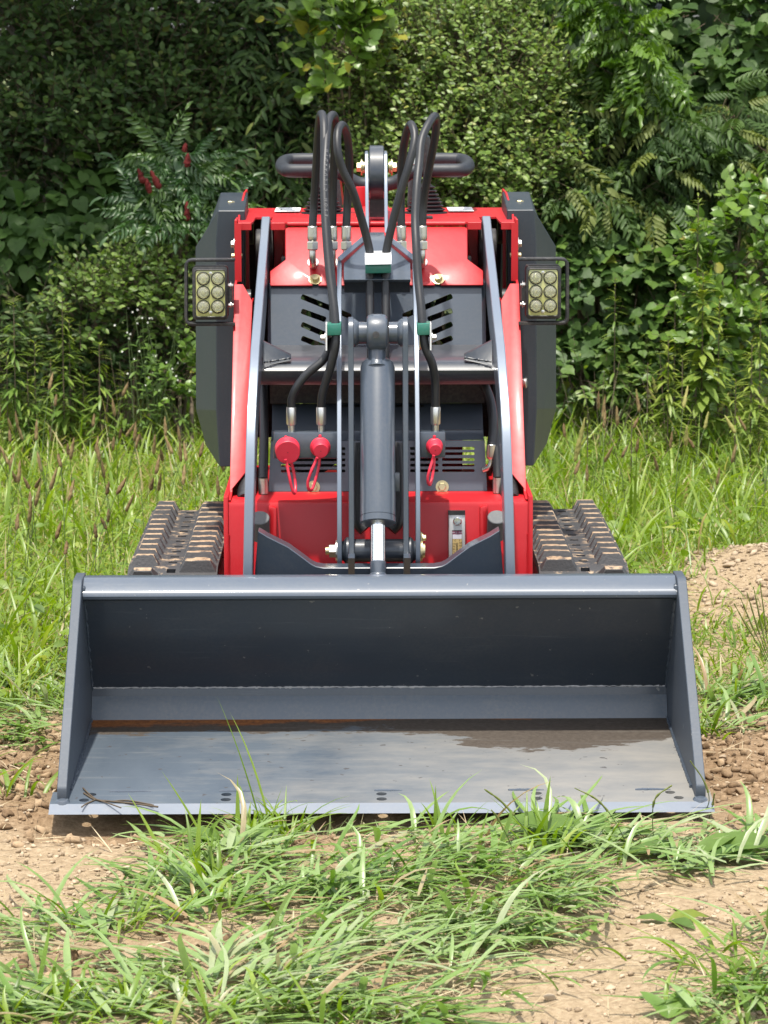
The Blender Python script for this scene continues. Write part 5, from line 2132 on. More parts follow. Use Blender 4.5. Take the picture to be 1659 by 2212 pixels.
stone(1515, 1727, .019, 'flat pale stone beside the right front corner of the bucket', k=1, rz=.4)
stone(1575, 1275, .024, 'biggest pale stone on the gravel bank to the right of the bucket', k=0, rz=.9)
stone(1315, 2140, .013, 'long flat grey stone on the dirt at the bottom right', k=2, rz=.1)
stone(1185, 2165, .014, 'pale rounded stone half buried at the bottom edge, left of the long flat stone', k=3, rz=1.5)
stone(1060, 1800, .012, 'reddish stone just below the middle of the bucket edge among grass', k=4, rz=.5)
stone(172, 1838, .011, 'white flat stone on the dirt below the left bucket corner', k=3, rz=.1)
stone(92, 1700, .016, 'grey stone in the loose soil left of the bucket', k=1, rz=2.0)
G_ = 'pale stones strewn on the bare dirt'
LBL = 'small pale stone lying among gravel on the bare dirt'
spots = [(250, 1838), (310, 1845), (120, 1855), (225, 1880), (60, 1845), (1170, 1990), (1240, 2020), (1090, 2095), (1000, 2110), (1410, 2010), (1460, 1960), (1385, 2075),
         (1220, 2090), (1120, 2150), (1290, 2190), (1040, 2150), (1350, 1785), (1420, 1795), (1230, 1775), (1160, 1772), (1290, 1778), (1600, 1935), (1640, 1960), (1540, 1975),
         (1500, 1245), (1535, 1225), (1620, 1240), (1560, 1305), (1640, 1300), (1520, 1330), (1610, 1330), (1480, 1222), (1650, 1225), (1590, 1215), (1500, 1290), (1560, 1640), (1610, 1700), (940, 2140), (1460, 2080)]
gr = random.Random(8)
for i, (u, v) in enumerate(spots):
    far = v < 1400
    stone(u, v, gr.uniform(.010, .018) if far else gr.uniform(.006, .0115), 'pale stone lying on the gravel bank right of the loader' if far else LBL,
          'stones on the gravel bank' if far else G_, i, gr.uniform(0, 6.28))


# ---------------------------------------------------------------- standing seed spikes in the meadow
def spike_template(L_, r, mat, tint, name, seg=7, n=9, rough=.25, seed=0):
    g = random.Random(seed)
    V, T = [], []
    for k in range(n + 1):
        t = k / n
        rr = r * (math.sin(math.pi * min(1, .12 + .88 * t) ** .75) ** .5 if 0 < k < n else .15)
        for j in range(seg):
            q = 2 * math.pi * (j + .5 * (k % 2)) / seg
            q2 = rr * (1 + g.uniform(-rough, rough))
            V.append((q2 * math.cos(q), q2 * math.sin(q), L_ * t))
            T.append(min(1, max(0, tint + g.uniform(-.4, .4))))
    F = [(k * seg + j, k * seg + (j + 1) % seg, (k + 1) * seg + (j + 1) % seg, (k + 1) * seg + j) for k in range(n) for j in range(seg)]
    return np_mesh(name, np.array(V), [np.array(F)], mat, np.array(T), True)


def stalk_mesh(h, lean, r=.0011):
    P0, P1 = np.array([[0, 0, 0.0]]), np.array([[lean, 0, h]])
    V, F = stems_mesh(P0, P1, r, r * .7, lean * .0, 5, 4)
    V[:, 0] -= lean * .35 * np.sin(np.pi * V[:, 2] / h)
    return np_mesh('stalk', V, F, STALK, np.full(len(V), .5))


SPK = [spike_template(.034 + .008 * i, .0044 + .0004 * (i % 2), SPIKE, .3 + .15 * i, 'seed_head', seed=i) for i in range(4)]
FOX = [spike_template(.055 + .012 * i, .0050, FOXTAIL, .5, 'seed_head', 8, 14, .35, i) for i in range(2)]
STK = [stalk_mesh(.21 + .04 * i, .015 + .02 * i) for i in range(4)]
LEAN = [.015 + .02 * i for i in range(4)]
HGT = [.21 + .04 * i for i in range(4)]


def seed_plant(x, y, k, heads, label, cat, group, name, g):
    z = float(ground_h(np.array([x]), np.array([y]))[0]) - .004
    e = empty(name, (x, y, z), label, cat, group, g.uniform(0, 6.28))
    s = g.uniform(.75, 1.15) * (.68 if y > 8.4 else 1)
    st = link('stalk', STK[k], e)
    st.scale = (1, 1, s)
    hd = link('seed_head', heads[g.randrange(len(heads))], e)
    hd.location = (LEAN[k], 0, HGT[k] * s - .002)
    a = g.uniform(-.1, .6)
    hd.rotation_euler = (g.uniform(-.2, .2), a, 0)


gr = random.Random(21)
cnt = 0
while cnt < 95:
    left = cnt < 72
    y = gr.uniform(6.6, 9.25)
    wx = y * .122
    x = gr.uniform(-wx, -.33) if left else gr.uniform(.45, wx)
    if grass_density(np.array([x]), np.array([y]))[0] < .7 or (abs(x) < .6 and y < 7.3) or (x > .4 and y < 7.9):
        continue
    cnt += 1
    if left:
        seed_plant(x, y, gr.randrange(4), SPK, 'thin brown plantain seed spike standing in the meadow on the left side', 'seed spike', 'plantain spikes in the left meadow', 'plantain_spike', gr)
    else:
        seed_plant(x, y, gr.randrange(4), SPK, 'thin brown plantain seed spike standing in the meadow on the right side', 'seed spike', 'plantain spikes in the right meadow', 'plantain_spike', gr)
for i in range(9):
    y = gr.uniform(7.6, 9.8)
    x = gr.uniform(.62, y * .12)
    if grass_density(np.array([x]), np.array([y]))[0] < .7:
        x, y = .9, 9.2 + .1 * i
    seed_plant(x, y, 3, FOX, 'fuzzy yellow foxtail grass head in the right meadow', 'grass head', 'foxtail heads in the right meadow', 'foxtail_grass', gr)
p = at(1216, 960, 7.9)
e = empty('foxtail_grass', (p.x, p.y, 0), 'tall yellow foxtail head right beside the edge of the right dark guard', 'grass head')
link('stalk', stalk_mesh(p.z - .04, .03), e)
hd = link('seed_head', spike_template(.115, .0062, FOXTAIL, .5, 'seed_head', 9, 20, .35, 5), e)
hd.location = (.03, 0, p.z - .045)
hd.rotation_euler = (0, .22, 0)

# ================================================================== THE GREEN WALL BEHIND
OVATE = T_leaf(.55)
ROUND = T_leaf(.72, .10, .12, ((.18, .85), (.48, 1.0), (.78, .58)))
LANCE = T_leaf(.30, .28, .10)
NARROW = T_leaf(.17, .35, .10)
VINE = T_vine()
PINNATE = T_compound(7, .36, .115, .38, .40)
WALNUT = T_compound(8, .30, .095, .30, .30)
SUNV = np.array(sdir[:])


def leaf_variants(tpl, mat, name, k=5, lo=.15, hi=.9, warp=.06, seed=0):
    g = np.random.default_rng(seed)
    out = []
    for i in range(k):
        T = tpl[0] + g.normal(0, warp, (len(tpl[0]), 1)) * np.array([[0, 0, .5]])
        T = T * np.array([g.uniform(.88, 1.12), 1, 1])
        out.append(np_mesh(name, T, tpl[1], mat, np.full(len(T), lo + (hi - lo) * i / max(1, k - 1))))
    return out


def in_view(P, m=20):
    u, v = uvn(P[:, 0], P[:, 1], P[:, 2])
    return (u > -m) & (u < 1659 + m) & (v > -m) & (v < 2212)


def plant(name, base, label, cat, tpl, mat, P, D, N, S, tint, nobj=0, wood=None, group=None, wood_name='branches', leaf_name='leaf', seed=1, wood_tint=.4):
    """One plant: the nearest leaves in view are objects of their own, the others one joined part."""
    base = np.array(base, float)
    e = empty(name, tuple(base), label, cat, group)
    Rm = frames(D, N)
    S = np.asarray(S, float)
    order = np.argsort(P[:, 1] - 10 * in_view(P) * (nobj > 0))
    g = np.random.default_rng(seed)
    near = np.zeros(len(P), bool)
    if nobj:
        near[order[:nobj]] = True
        vs = leaf_variants(tpl, mat, leaf_name, 6, float(np.percentile(tint, 8)), float(np.percentile(tint, 92)), seed=seed)
        rk = np.clip(((tint - np.percentile(tint, 8)) / max(1e-3, np.ptp(np.percentile(tint, [8, 92]))) * 5.99), 0, 5).astype(int)
        for i in np.flatnonzero(near):
            o = bpy.data.objects.new(leaf_name, vs[rk[i]])
            COL.objects.link(o)
            o.parent = e
            m = Matrix([[*(Rm[i][r] * S[i]), P[i][r] - base[r]] for r in range(3)] + [[0, 0, 0, 1]])
            o.matrix_local = m
    far = ~near
    if far.any():
        V, F = stamp(tpl[0], tpl[1], Rm[far], P[far] - base, np.repeat(S[far][:, None], 3, 1))
        o = link('foliage', np_mesh('foliage', V, F, mat, np.repeat(tint[far], len(tpl[0]))), e)
        o['kind'] = 'stuff'
    if wood is not None:
        V, F = wood
        o = link(wood_name, np_mesh(wood_name, V - base, F, TWIG, np.full(len(V), wood_tint)), e)
    return e


def bush_leaves(cells, ntw, per, tl, ls, g, up=.35, droop=0.0, spread=.9, shell=.72, front=.55, facing=.7, tmean=.5, tvar=.16, toplit=.25):
    """Twigs on the shells of ellipsoids (u, v, Y, ru, rv, rY); leaves alternate along each twig."""
    vol = np.array([c[3] * c[4] for c in cells], float)
    pick = g.choice(len(cells), ntw, p=vol / vol.sum())
    C = np.array([list(at(c[0], c[1], c[2])) for c in cells])
    Rr = np.array([[c[3] / FPX * c[2], c[5], c[4] / FPX * c[2]] for c in cells])
    ncl = max(6, ntw // 9)
    dc = unit(g.normal(0, 1, (ncl, 3)))
    cl = g.integers(0, ncl, ntw)
    pick = g.choice(len(cells), ncl, p=vol / vol.sum())[cl]
    d = unit(dc[cl] + g.normal(0, .22, (ntw, 3)))
    flip = (d[:, 1] > 0) & (g.random(ntw) < front)
    d[flip, 1] *= -1
    rad = shell + (1.04 - shell) * g.random(ntw) ** .6
    rad = rad * (.90 + .28 * g.random(ncl))[cl]
    O = C[pick] + d * Rr[pick] * rad[:, None]
    O = O + g.normal(0, .012, O.shape)
    k = O[:, 2] > .03
    O, d, pick = O[k], d[k], pick[k]
    n = len(O)
    td = unit(d * spread + np.array([0, 0, up]) + g.normal(0, .45, (n, 3)))
    tl_ = tl * g.uniform(.6, 1.3, n)
    tt = g.normal(0, tvar * .4, n) + g.normal(0, tvar * .6, ncl)[cl[k]]
    Ps, Ds, Ns, Ss, Ts = [], [], [], [], []
    side = unit(np.cross(td, np.array([.15, .2, 1.0])))
    for i in range(per):
        t = (i + .6) / per
        p = O + td * (tl_ * t)[:, None] - np.outer(droop * tl_ * t * t, [0, 0, 1.0])
        s = 1 if i % 2 else -1
        if i == per - 1:
            s = 0
        ld = unit(td * .55 + side * (s * .85) + g.normal(0, .25, (n, 3)) - np.outer(np.full(n, droop * .9), [0, 0, 1.0]))
        nn = unit(np.array([0, -.55, .85]) * facing + g.normal(0, .38, (n, 3)) + d * .3)
        Ps.append(p)
        Ds.append(ld)
        Ns.append(nn)
        Ss.append(ls * g.uniform(.65, 1.2, n) * (1 - .25 * t))
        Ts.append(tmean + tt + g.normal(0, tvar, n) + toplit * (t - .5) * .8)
    P, D, N, S, T = (np.concatenate(a) for a in (Ps, Ds, Ns, Ss, Ts))
    wood = stems_mesh(O - td * (tl_ * .35)[:, None], O + td * tl_[:, None] - np.outer(droop * tl_, [0, 0, 1.0]), .0016, .0007, 0.0, 3, 2)
    return P, D, N, S, np.clip(T, 0, .97), wood


def trunks(bases, tops, r, g):
    V, F = stems_mesh(np.array(bases, float), np.array(tops, float), r, r * .35, .02, 6, 5)
    return V, F


def join(a, b):
    return np.concatenate([a[0], b[0]]), a[1] + [f + len(a[0]) for f in b[1]]


def gpt(u, Y):
    return (float((u - U0) / FPX * Y * 1.0), Y, 0.0)


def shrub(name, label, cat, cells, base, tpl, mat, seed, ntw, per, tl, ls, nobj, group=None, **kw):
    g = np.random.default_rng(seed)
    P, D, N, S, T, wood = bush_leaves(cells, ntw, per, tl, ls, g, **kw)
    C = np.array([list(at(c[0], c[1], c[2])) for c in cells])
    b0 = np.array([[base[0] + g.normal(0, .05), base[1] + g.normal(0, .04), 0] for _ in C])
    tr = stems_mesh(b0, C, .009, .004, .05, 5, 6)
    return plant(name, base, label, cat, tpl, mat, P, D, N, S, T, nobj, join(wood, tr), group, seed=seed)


# -- deep thicket that closes the view, and the wood behind it
def thicket():
    g = np.random.default_rng(5)
    n = 30000
    x = g.uniform(-4.2, 4.2, n)
    y = 11.15 + 1.1 * g.random(n) + .35 * fbm(x, x * 0, 1.2, 2, 3)
    z = g.uniform(.02, 3.3, n)
    P = np.stack([x, y, z], -1)
    P[:, 1] += .25 * (fbm(x * 1.0, z, 2.0, 3, 8) - .5) * 2
    D = unit(np.stack([g.normal(0, .6, n), g.normal(-.2, .4, n), g.normal(-.6, .5, n)], -1))
    N = unit(np.stack([g.normal(0, .4, n), np.full(n, -.8), np.full(n, .6)], -1) + g.normal(0, .3, (n, 3)))
    acc = Acc()
    V, F = stamp(VINE[0], VINE[1], frames(D, N), P, (g.uniform(.05, .10, n))[:, None])
    acc.add(V, F, np.repeat(np.clip(g.normal(.35, .2, n), 0, .9), len(VINE[0])))
    o = link('thicket', acc.mesh('thicket', DARKLEAF))
    o['kind'] = 'stuff'
    tag(o, 'dense dark leafy thicket closing off the back of the meadow', 'thicket')


thicket()


def tree(name, label, x, Y, h, cr, seed, r=.05, nl=5200, mat=DARKLEAF, ls=.085, zc=None, lean=0.0):
    g = np.random.default_rng(seed)
    e = empty(name, (x, Y, 0), label, 'tree')
    pts = [Vector((lean * t * t, 0, h * .85 * t)) for t in [i / 8 for i in range(9)]]
    MBt = MB().tube(pts, [r * (1 - .65 * i / 8) for i in range(9)], 10)
    tk = MBt.build('trunk', BARK, e)
    zc = zc or h * .72
    n = nl
    nc = 26
    cc = unit(g.normal(0, 1, (nc, 3))) * np.array([cr, cr, h * .30]) * (g.random((nc, 1)) ** .4) + np.array([lean * .7, 0, zc])
    lim = stems_mesh(np.tile([[lean * .3, 0, h * .45]], (nc, 1)) + g.normal(0, .1, (nc, 3)) * [0.2, .2, 2.5], cc, r * .35, r * .08, .2, 5, 5)
    link('limbs', np_mesh('limbs', lim[0], lim[1], BARK, np.full(len(lim[0]), .3)), e)
    w = g.integers(0, nc, n)
    P = cc[w] + unit(g.normal(0, 1, (n, 3))) * (cr * .42) * (g.random((n, 1)) ** .35)
    D = unit(g.normal(0, .6, (n, 3)) + [0, 0, -.3])
    N = unit(g.normal(0, .5, (n, 3)) + [0, -.2, .9])
    V, F = stamp(OVATE[0], OVATE[1], frames(D, N), P, (ls * g.uniform(.6, 1.3, n))[:, None])
    o = link('crown', np_mesh('crown', V, F, mat, np.repeat(np.clip(g.normal(.45, .2, n), 0, .95), len(OVATE[0]))), e)
    o['kind'] = 'stuff'
    return e


tree('pale_barked_tree', 'pale barked tree whose trunk shows at the upper left edge of the thicket', float(at(97, 20, 10.66).x), 10.66, 3.6, 1.25, 3, .020, 6500, zc=2.75, lean=.05)
tree('overhanging_tree', 'dark leaved tree reaching out over the left end of the thicket', -2.45, 10.95, 4.6, 1.5, 4, .07, 8500, zc=3.2, lean=1.0)
tree('edge_tree', 'tall dark tree closing the thicket behind the right end of the meadow', 2.6, 11.9, 5.5, 1.4, 6, .08, 6000, zc=3.6)
tree('back_tree', 'tall dark tree standing in the middle behind the thicket', .1, 12.9, 6.0, 1.7, 7, .09, 6000, zc=3.6)

# -- big shrubs, left to right
shrub('dark_shrub', 'dark small leaved shrub filling the upper left above the vine leaves', 'shrub',
      [(130, 90, 10.75, 190, 110, .25), (330, 130, 10.7, 170, 120, .28), (180, 260, 10.6, 190, 100, .25), (380, 250, 10.55, 150, 90, .22), (60, 350, 10.55, 120, 60, .2), (480, 40, 10.8, 130, 90, .2)],
      gpt(230, 10.75), OVATE, DARKLEAF, 101, 2300, 6, .10, .036, 220, up=.4, tmean=.55, facing=.8)
shrub('grape_vine', 'wild vine with broad heart shaped leaves hanging at the left side', 'vine',
      [(60, 400, 10.4, 130, 70, .15), (120, 500, 10.3, 190, 75, .14), (300, 440, 10.45, 90, 110, .12), (40, 580, 10.25, 110, 60, .12), (330, 370, 10.5, 120, 60, .12)],
      gpt(120, 10.45), VINE, GRAPE, 102, 640, 3, .09, .062, 280, up=-.2, droop=.6, tmean=.36, facing=1.3, tvar=.13)
shrub('narrow_leaved_tree', 'dark tree with drooping narrow leaves left of the hose loops', 'tree',
      [(600, 120, 10.75, 140, 120, .25), (660, 260, 10.6, 120, 110, .22), (540, 290, 10.6, 120, 90, .2), (620, 380, 10.5, 120, 60, .2), (740, 330, 10.6, 70, 90, .15), (520, 400, 10.55, 90, 60, .15)],
      gpt(620, 10.8), LANCE, DARKLEAF, 103, 1300, 6, .15, .058, 220, up=-.1, droop=.55, tmean=.58, facing=.8)
shrub('sunlit_shrub', 'sunlit light green shrub with small leaves behind the handlebar', 'shrub',
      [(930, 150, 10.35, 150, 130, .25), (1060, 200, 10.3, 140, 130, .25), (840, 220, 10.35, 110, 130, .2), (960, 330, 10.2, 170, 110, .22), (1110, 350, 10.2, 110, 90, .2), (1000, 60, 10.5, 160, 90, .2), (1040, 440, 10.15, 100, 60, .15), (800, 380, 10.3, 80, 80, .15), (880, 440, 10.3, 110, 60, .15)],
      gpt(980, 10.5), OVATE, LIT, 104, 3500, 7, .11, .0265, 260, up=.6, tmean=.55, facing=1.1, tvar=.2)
shrub('bright_sapling', 'bright green sapling with large leaves above the hose loops', 'sapling',
      [(760, 80, 10.2, 60, 45, .12), (735, 150, 10.2, 70, 50, .12), (790, 190, 10.15, 50, 45, .1), (700, 60, 10.25, 35, 25, .08)],
      gpt(770, 10.35), ROUND, BRIGHT, 105, 80, 5, .13, .060, 150, up=.8, tmean=.62, facing=1.0)
shrub('walnut_sapling', 'bright sapling with long feathered leaves at the top right of centre', 'sapling',
      [(1300, 40, 10.3, 110, 60, .2), (1230, 110, 10.3, 80, 70, .15), (1390, 60, 10.35, 80, 70, .15), (1180, 150, 10.3, 40, 50, .1)],
      gpt(1280, 10.5), WALNUT, BRIGHT, 106, 48, 2, .08, .23, 70, up=.2, droop=.4, tmean=.50, facing=1.1, shell=.3)
shrub('feather_leaved_tree', 'dark tree with rows of drooping feathered leaflets at the right', 'tree',
      [(1250, 280, 10.45, 110, 80, .2), (1400, 290, 10.4, 120, 90, .2), (1300, 380, 10.3, 120, 70, .2), (1540, 330, 10.4, 140, 90, .2), (1440, 420, 10.3, 110, 60, .15), (1240, 430, 10.3, 90, 50, .15), (1620, 250, 10.45, 80, 90, .15), (1600, 430, 10.4, 90, 60, .15)],
      gpt(1420, 10.6), PINNATE, DARKLEAF, 107, 420, 2, .10, .165, 200, up=.05, droop=.5, tmean=.70, facing=1.0, shell=.35)
shrub('grape_vine', 'wild vine with broad leaves climbing in the top right corner', 'vine',
      [(1560, 110, 10.7, 120, 110, .15), (1620, 40, 10.7, 90, 80, .12), (1450, 150, 10.75, 70, 90, .1)],
      gpt(1560, 10.8), VINE, GRAPE, 108, 420, 3, .09, .058, 150, up=-.2, droop=.6, tmean=.42, facing=1.3)
shrub('grape_vine', 'wild vine with broad leaves just right of the right work light', 'vine',
      [(1290, 520, 10.2, 110, 70, .12), (1380, 610, 10.1, 120, 90, .12), (1240, 640, 10.1, 90, 110, .12), (1340, 740, 10.05, 110, 70, .1), (1440, 540, 10.2, 90, 70, .1), (1180, 500, 10.2, 90, 50, .1), (1230, 780, 10.0, 60, 50, .1)],
      gpt(1330, 10.25), VINE, GRAPE, 109, 760, 3, .08, .049, 280, up=-.1, droop=.5, tmean=.46, facing=1.2)
shrub('leafy_bush', 'bright broad leaved bush among goldenrod at the far right', 'bush',
      [(1560, 600, 9.9, 100, 70, .15), (1620, 690, 9.9, 80, 90, .15), (1520, 720, 9.85, 70, 80, .12), (1600, 500, 10.0, 70, 60, .12), (1650, 560, 9.95, 60, 90, .1)],
      gpt(1580, 10.0), ROUND, BRIGHT, 110, 260, 5, .11, .050, 200, up=.5, tmean=.52, facing=.9)
shrub('pale_bush', 'small bush with sparse greyish leaves left of the left work light', 'bush',
      [(250, 600, 9.95, 80, 55, .12), (320, 630, 9.9, 70, 70, .12), (200, 660, 9.9, 70, 50, .1), (340, 560, 10.0, 50, 40, .1)],
      gpt(270, 10.0), OVATE, LIT, 111, 300, 6, .10, .030, 140, up=.6, tmean=.45, facing=.8)
shrub('weedy_undergrowth', 'dark weedy undergrowth at the foot of the vine leaves on the left', 'undergrowth',
      [(70, 700, 10.1, 130, 90, .15), (210, 745, 10.1, 130, 85, .15), (340, 740, 10.1, 90, 95, .15), (60, 800, 10.05, 120, 50, .12), (390, 690, 10.1, 60, 110, .1)],
      gpt(200, 10.1), LANCE, DARKLEAF, 112, 820, 5, .12, .045, 120, up=.6, tmean=.66, facing=.7)
shrub('bramble', 'low bramble with yellow green leaves at the foot of the left guard', 'bramble',
      [(390, 820, 9.8, 50, 40, .1), (350, 850, 9.75, 50, 25, .08), (415, 770, 9.85, 30, 40, .08)],
      gpt(385, 9.6), ROUND, BRIGHT, 113, 70, 4, .07, .035, 70, up=.5, tmean=.55, facing=.9)
shrub('right_undergrowth', 'low leafy undergrowth at the edge of the meadow on the right', 'undergrowth',
      [(1260, 830, 10.0, 70, 40, .12), (1400, 820, 10.05, 120, 50, .12), (1560, 820, 10.0, 110, 50, .12), (1480, 780, 10.05, 60, 60, .1)],
      gpt(1420, 9.95), LANCE, GOLDROD, 114, 380, 5, .10, .050, 100, up=.6, tmean=.40, facing=.8)


# -- sumac with red cones
def sumac():
    g = np.random.default_rng(31)
    base = np.array(gpt(385, 10.1))
    heads = [(395, 395, 9.95), (330, 420, 9.95), (440, 400, 10.0), (320, 470, 9.9), (390, 470, 9.9), (450, 450, 9.95), (360, 340, 10.0), (410, 350, 10.0)]
    P, D, N, S, T = [], [], [], [], []
    for (u, v, Y) in heads:
        c = np.array(at(u, v, Y)[:])
        k = 7
        for i in range(k):
            a = 2 * math.pi * (i + g.random() * .6) / k
            d = np.array([math.cos(a) * 1.0, -.45 + .35 * math.sin(a), .30 + .45 * math.sin(a)])
            P.append(c)
            D.append(d)
            N.append(np.array([0, -.5, 1.0]) + g.normal(0, .15, 3))
            S.append(g.uniform(.11, .165))
            T.append(np.clip(g.normal(.58, .2), .05, .9))
    P, D, N, S, T = np.array(P), unit(np.array(D)), unit(np.array(N)), np.array(S), np.array(T)
    tips = np.array([list(at(*h)) for h in heads])
    st = stems_mesh(np.tile(base, (len(heads), 1)), tips, .008, .004, .06, 6, 6)
    e = plant('sumac', base, 'sumac bush with feathered leaves and dark red seed cones left of the left guard', 'sumac bush', T_compound(8, .34, .10, .35, .45), SUMACL, P, D, N, S, T, 56, st, wood_name='stems')
    for i, (u, v, h, tilt) in enumerate(((405, 345, .045, .1), (347, 385, .065, -.45), (312, 378, .05, -.35), (406, 455, .062, .0), (486, 445, .035, .1), (325, 400, .05, -.2), (400, 318, .03, .15))):
        me = spike_template(h, .0095 if h > .04 else .008, CONE, .5, 'red_cone', 9, 12, .35, i)
        o = link('red_cone', me, e)
        o.location = Vector(at(u, v, 9.86)) - Vector(base) - Vector((0, 0, h * .5))
        o.rotation_euler = (.1, tilt, 0)


sumac()


# -- goldenrod and other upright weeds
def goldenrod(u, vt, Y, seed, label, tm=.5, hw=.06, group=None, lean=0.0, vb=None, dens=1.0, nobj=0):
    g = np.random.default_rng(seed)
    top = np.array(at(u, vt, Y)[:])
    base = np.array([top[0] - lean, Y, 0.0])
    h = top[2]
    n = int(105 * dens * max(.5, h / .7))
    t = g.uniform(.12, 1, n) ** .85
    P = base + (top - base) * t[:, None]
    a = np.arange(n) * 2.4 + g.normal(0, .3, n)
    el = np.where(t > .85, g.uniform(.2, 1.0, n), g.uniform(-.35, .55, n))
    D = np.stack([np.cos(a), np.sin(a), el], -1)
    D = unit(D)
    N = unit(np.stack([-np.cos(a) * el, -np.sin(a) * el, np.ones(n)], -1))
    S = hw * 1.35 * np.clip(1.35 - t, .2, 1) * g.uniform(.75, 1.2, n)
    T = np.clip(tm - .08 + .50 * t + g.normal(0, .1, n), 0, 1)
    st = stems_mesh(base[None], top[None], .0028, .0012, .0, 5, 6)
    return plant('goldenrod', base, label, 'goldenrod', NARROW if hw < .07 else LANCE, GOLDROD, P, D, N, S, T, nobj, st, group, 'stem', seed=seed, wood_tint=.5)


goldenrod(1510, 425, 9.75, 1, 'tallest goldenrod stalk rising behind the bright bush on the right', .35, .065, dens=1.1)
goldenrod(1445, 735, 9.35, 2, 'bushy goldenrod with a pale yellowish tip in the middle of the right meadow edge', .66, .062, dens=2.0)
goldenrod(1400, 785, 9.45, 3, 'thin goldenrod left of the bushy pale tipped goldenrod', .5, .04)
goldenrod(1475, 770, 9.4, 4, 'short goldenrod leaning against the right side of the bushy pale tipped goldenrod', .55, .045)
goldenrod(1520, 590, 9.5, 5, 'leafy goldenrod standing before the tallest goldenrod', .60, .07, dens=1.7)
goldenrod(1555, 640, 9.55, 6, 'goldenrod between the leafy goldenrod and the right picture edge', .55, .06, dens=1.3)
goldenrod(1645, 640, 9.5, 7, 'goldenrod cut off by the right picture edge', .62, .06, dens=1.3)
goldenrod(1625, 745, 9.3, 8, 'wide low goldenrod at the right picture edge in front', .62, .06, dens=1.6)
goldenrod(1460, 610, 9.8, 9, 'slender dark goldenrod with a branching top before the vine leaves', .42, .05)
goldenrod(1330, 600, 9.85, 10, 'slender weed stalk standing against the vine just right of the work light', .40, .05)
goldenrod(1270, 880, 9.2, 11, 'low thin goldenrod at the foot of the right guard', .5, .035)
goldenrod(1365, 905, 8.9, 12, 'knee high goldenrod in front of the dead stems on the right', .5, .035, dens=.9)
goldenrod(1590, 820, 9.2, 13, 'low goldenrod in front of the leafy bush', .55, .05, dens=1.2)
LG = [(30, 640, .30, 'tall pale tipped goldenrod nearest the left picture edge'), (75, 735, .35, 'goldenrod just right of the tall pale tipped one at the left picture edge'),
      (150, 690, .42, 'leafy goldenrod topped by a bright tuft, left of the pale bush'), (110, 770, .4, 'short goldenrod in front of the tuft topped one on the left'),
      (215, 740, .4, 'goldenrod growing under the left side of the pale bush'), (15, 760, .4, 'low goldenrod cut by the left picture edge'),
      (180, 810, .4, 'low goldenrod among the brown dead stems on the left'), (270, 800, .38, 'small goldenrod under the middle of the pale bush, rooted in the meadow edge'),
      (60, 800, .45, 'low bright goldenrod at the meadow edge near the left picture edge'), (135, 640, .36, 'thin dark goldenrod reaching up to the vine leaves on the left')]
for i, (u, v, tm, lb) in enumerate(LG):
    goldenrod(u, v, 9.6 + .05 * (i % 4), 40 + i, lb, tm, .062, 'goldenrods in the weeds on the left', dens=1.2)


# -- fleabane with white flowers, dead stems
def fleabane():
    g = np.random.default_rng(77)
    base = np.array(gpt(345, 9.7))
    n = 26
    P0 = base + np.stack([g.normal(0, .06, n), g.normal(0, .05, n), np.zeros(n)], -1)
    tops = np.array([list(at(g.uniform(270, 415), g.uniform(655, 830), 9.7 + g.normal(0, .05))) for _ in range(n)])
    e = empty('fleabane', tuple(base), 'thin stemmed weed with tiny white flowers beside the left guard', 'wildflower')
    V, F = stems_mesh(P0 - base, tops - base, .0017, .0008, .03, 4, 5)
    link('stems', np_mesh('stems', V, F, STALK, np.full(len(V), .4)), e)
    m = 28
    w = g.integers(0, n, m)
    P = tops[w] + g.normal(0, .018, (m, 3)) - base
    T, Fp = T_leaf(.9, 0, .05)
    Vs = Acc()
    a = 2 * math.pi * np.arange(6) / 6
    V, Fs = stamp(T, Fp, frames(np.stack([np.cos(a), -.3 * np.ones(6), np.sin(a)], -1), np.tile([[0, -1.0, .4]], (6, 1))), np.zeros((6, 3)), np.full((6, 1), .0036))
    fm = np_mesh('flower', V, Fs, PETAL, np.full(len(V), .5))
    for p_ in P:
        o = link('flower', fm, e, tuple(p_))
        o.rotation_euler = (g.normal(0, .4), g.uniform(0, 6), g.normal(0, .5))
    q = 190
    w = g.integers(0, n, q)
    t = g.uniform(.3, .95, q)[:, None]
    P = (P0[w] * (1 - t) + tops[w] * t) - base
    D = unit(g.normal(0, 1, (q, 3)) * [1, 1, .4])
    V, Fs = stamp(LANCE[0], LANCE[1], frames(D, np.tile([[0, -.4, 1.0]], (q, 1))), P, g.uniform(.015, .04, q)[:, None])
    o = link('foliage', np_mesh('foliage', V, Fs, GOLDROD, np.repeat(g.uniform(.1, .5, q), len(LANCE[0]))), e)
    o['kind'] = 'stuff'


fleabane()


def dead_stems(u, v0, v1, Y, n, seed, label, spread=40, lean=.10):
    g = np.random.default_rng(seed)
    base = np.array(gpt(u, Y))
    us = u + g.normal(0, spread, n)
    P0 = np.array([[(a - U0) / FPX * Y, Y + g.normal(0, .06), 0] for a in us])
    P1 = np.array([list(at(a + g.normal(0, lean * 300), g.uniform(v0, v1), Y + g.normal(0, .06))) for a in us])
    V, F = stems_mesh(P0 - base, P1 - base, .0013, .0006, g.normal(0, .05, n), 4, 4)
    o = link('dead_stems', np_mesh('dead_stems', V, F, TWIG, np.repeat(g.uniform(.2, .8, n), 20)))
    o.location = base
    tag(o, label, 'stems')


dead_stems(250, 720, 850, 9.75, 18, 1, 'brown dead stems standing in the weeds on the left', 70)
dead_stems(1300, 770, 870, 9.55, 10, 2, 'tan dead stems standing just right of the right guard', 16, .12)
dead_stems(1480, 760, 850, 9.7, 9, 3, 'thin dead twigs crossing in front of the vine on the right', 60, .25)

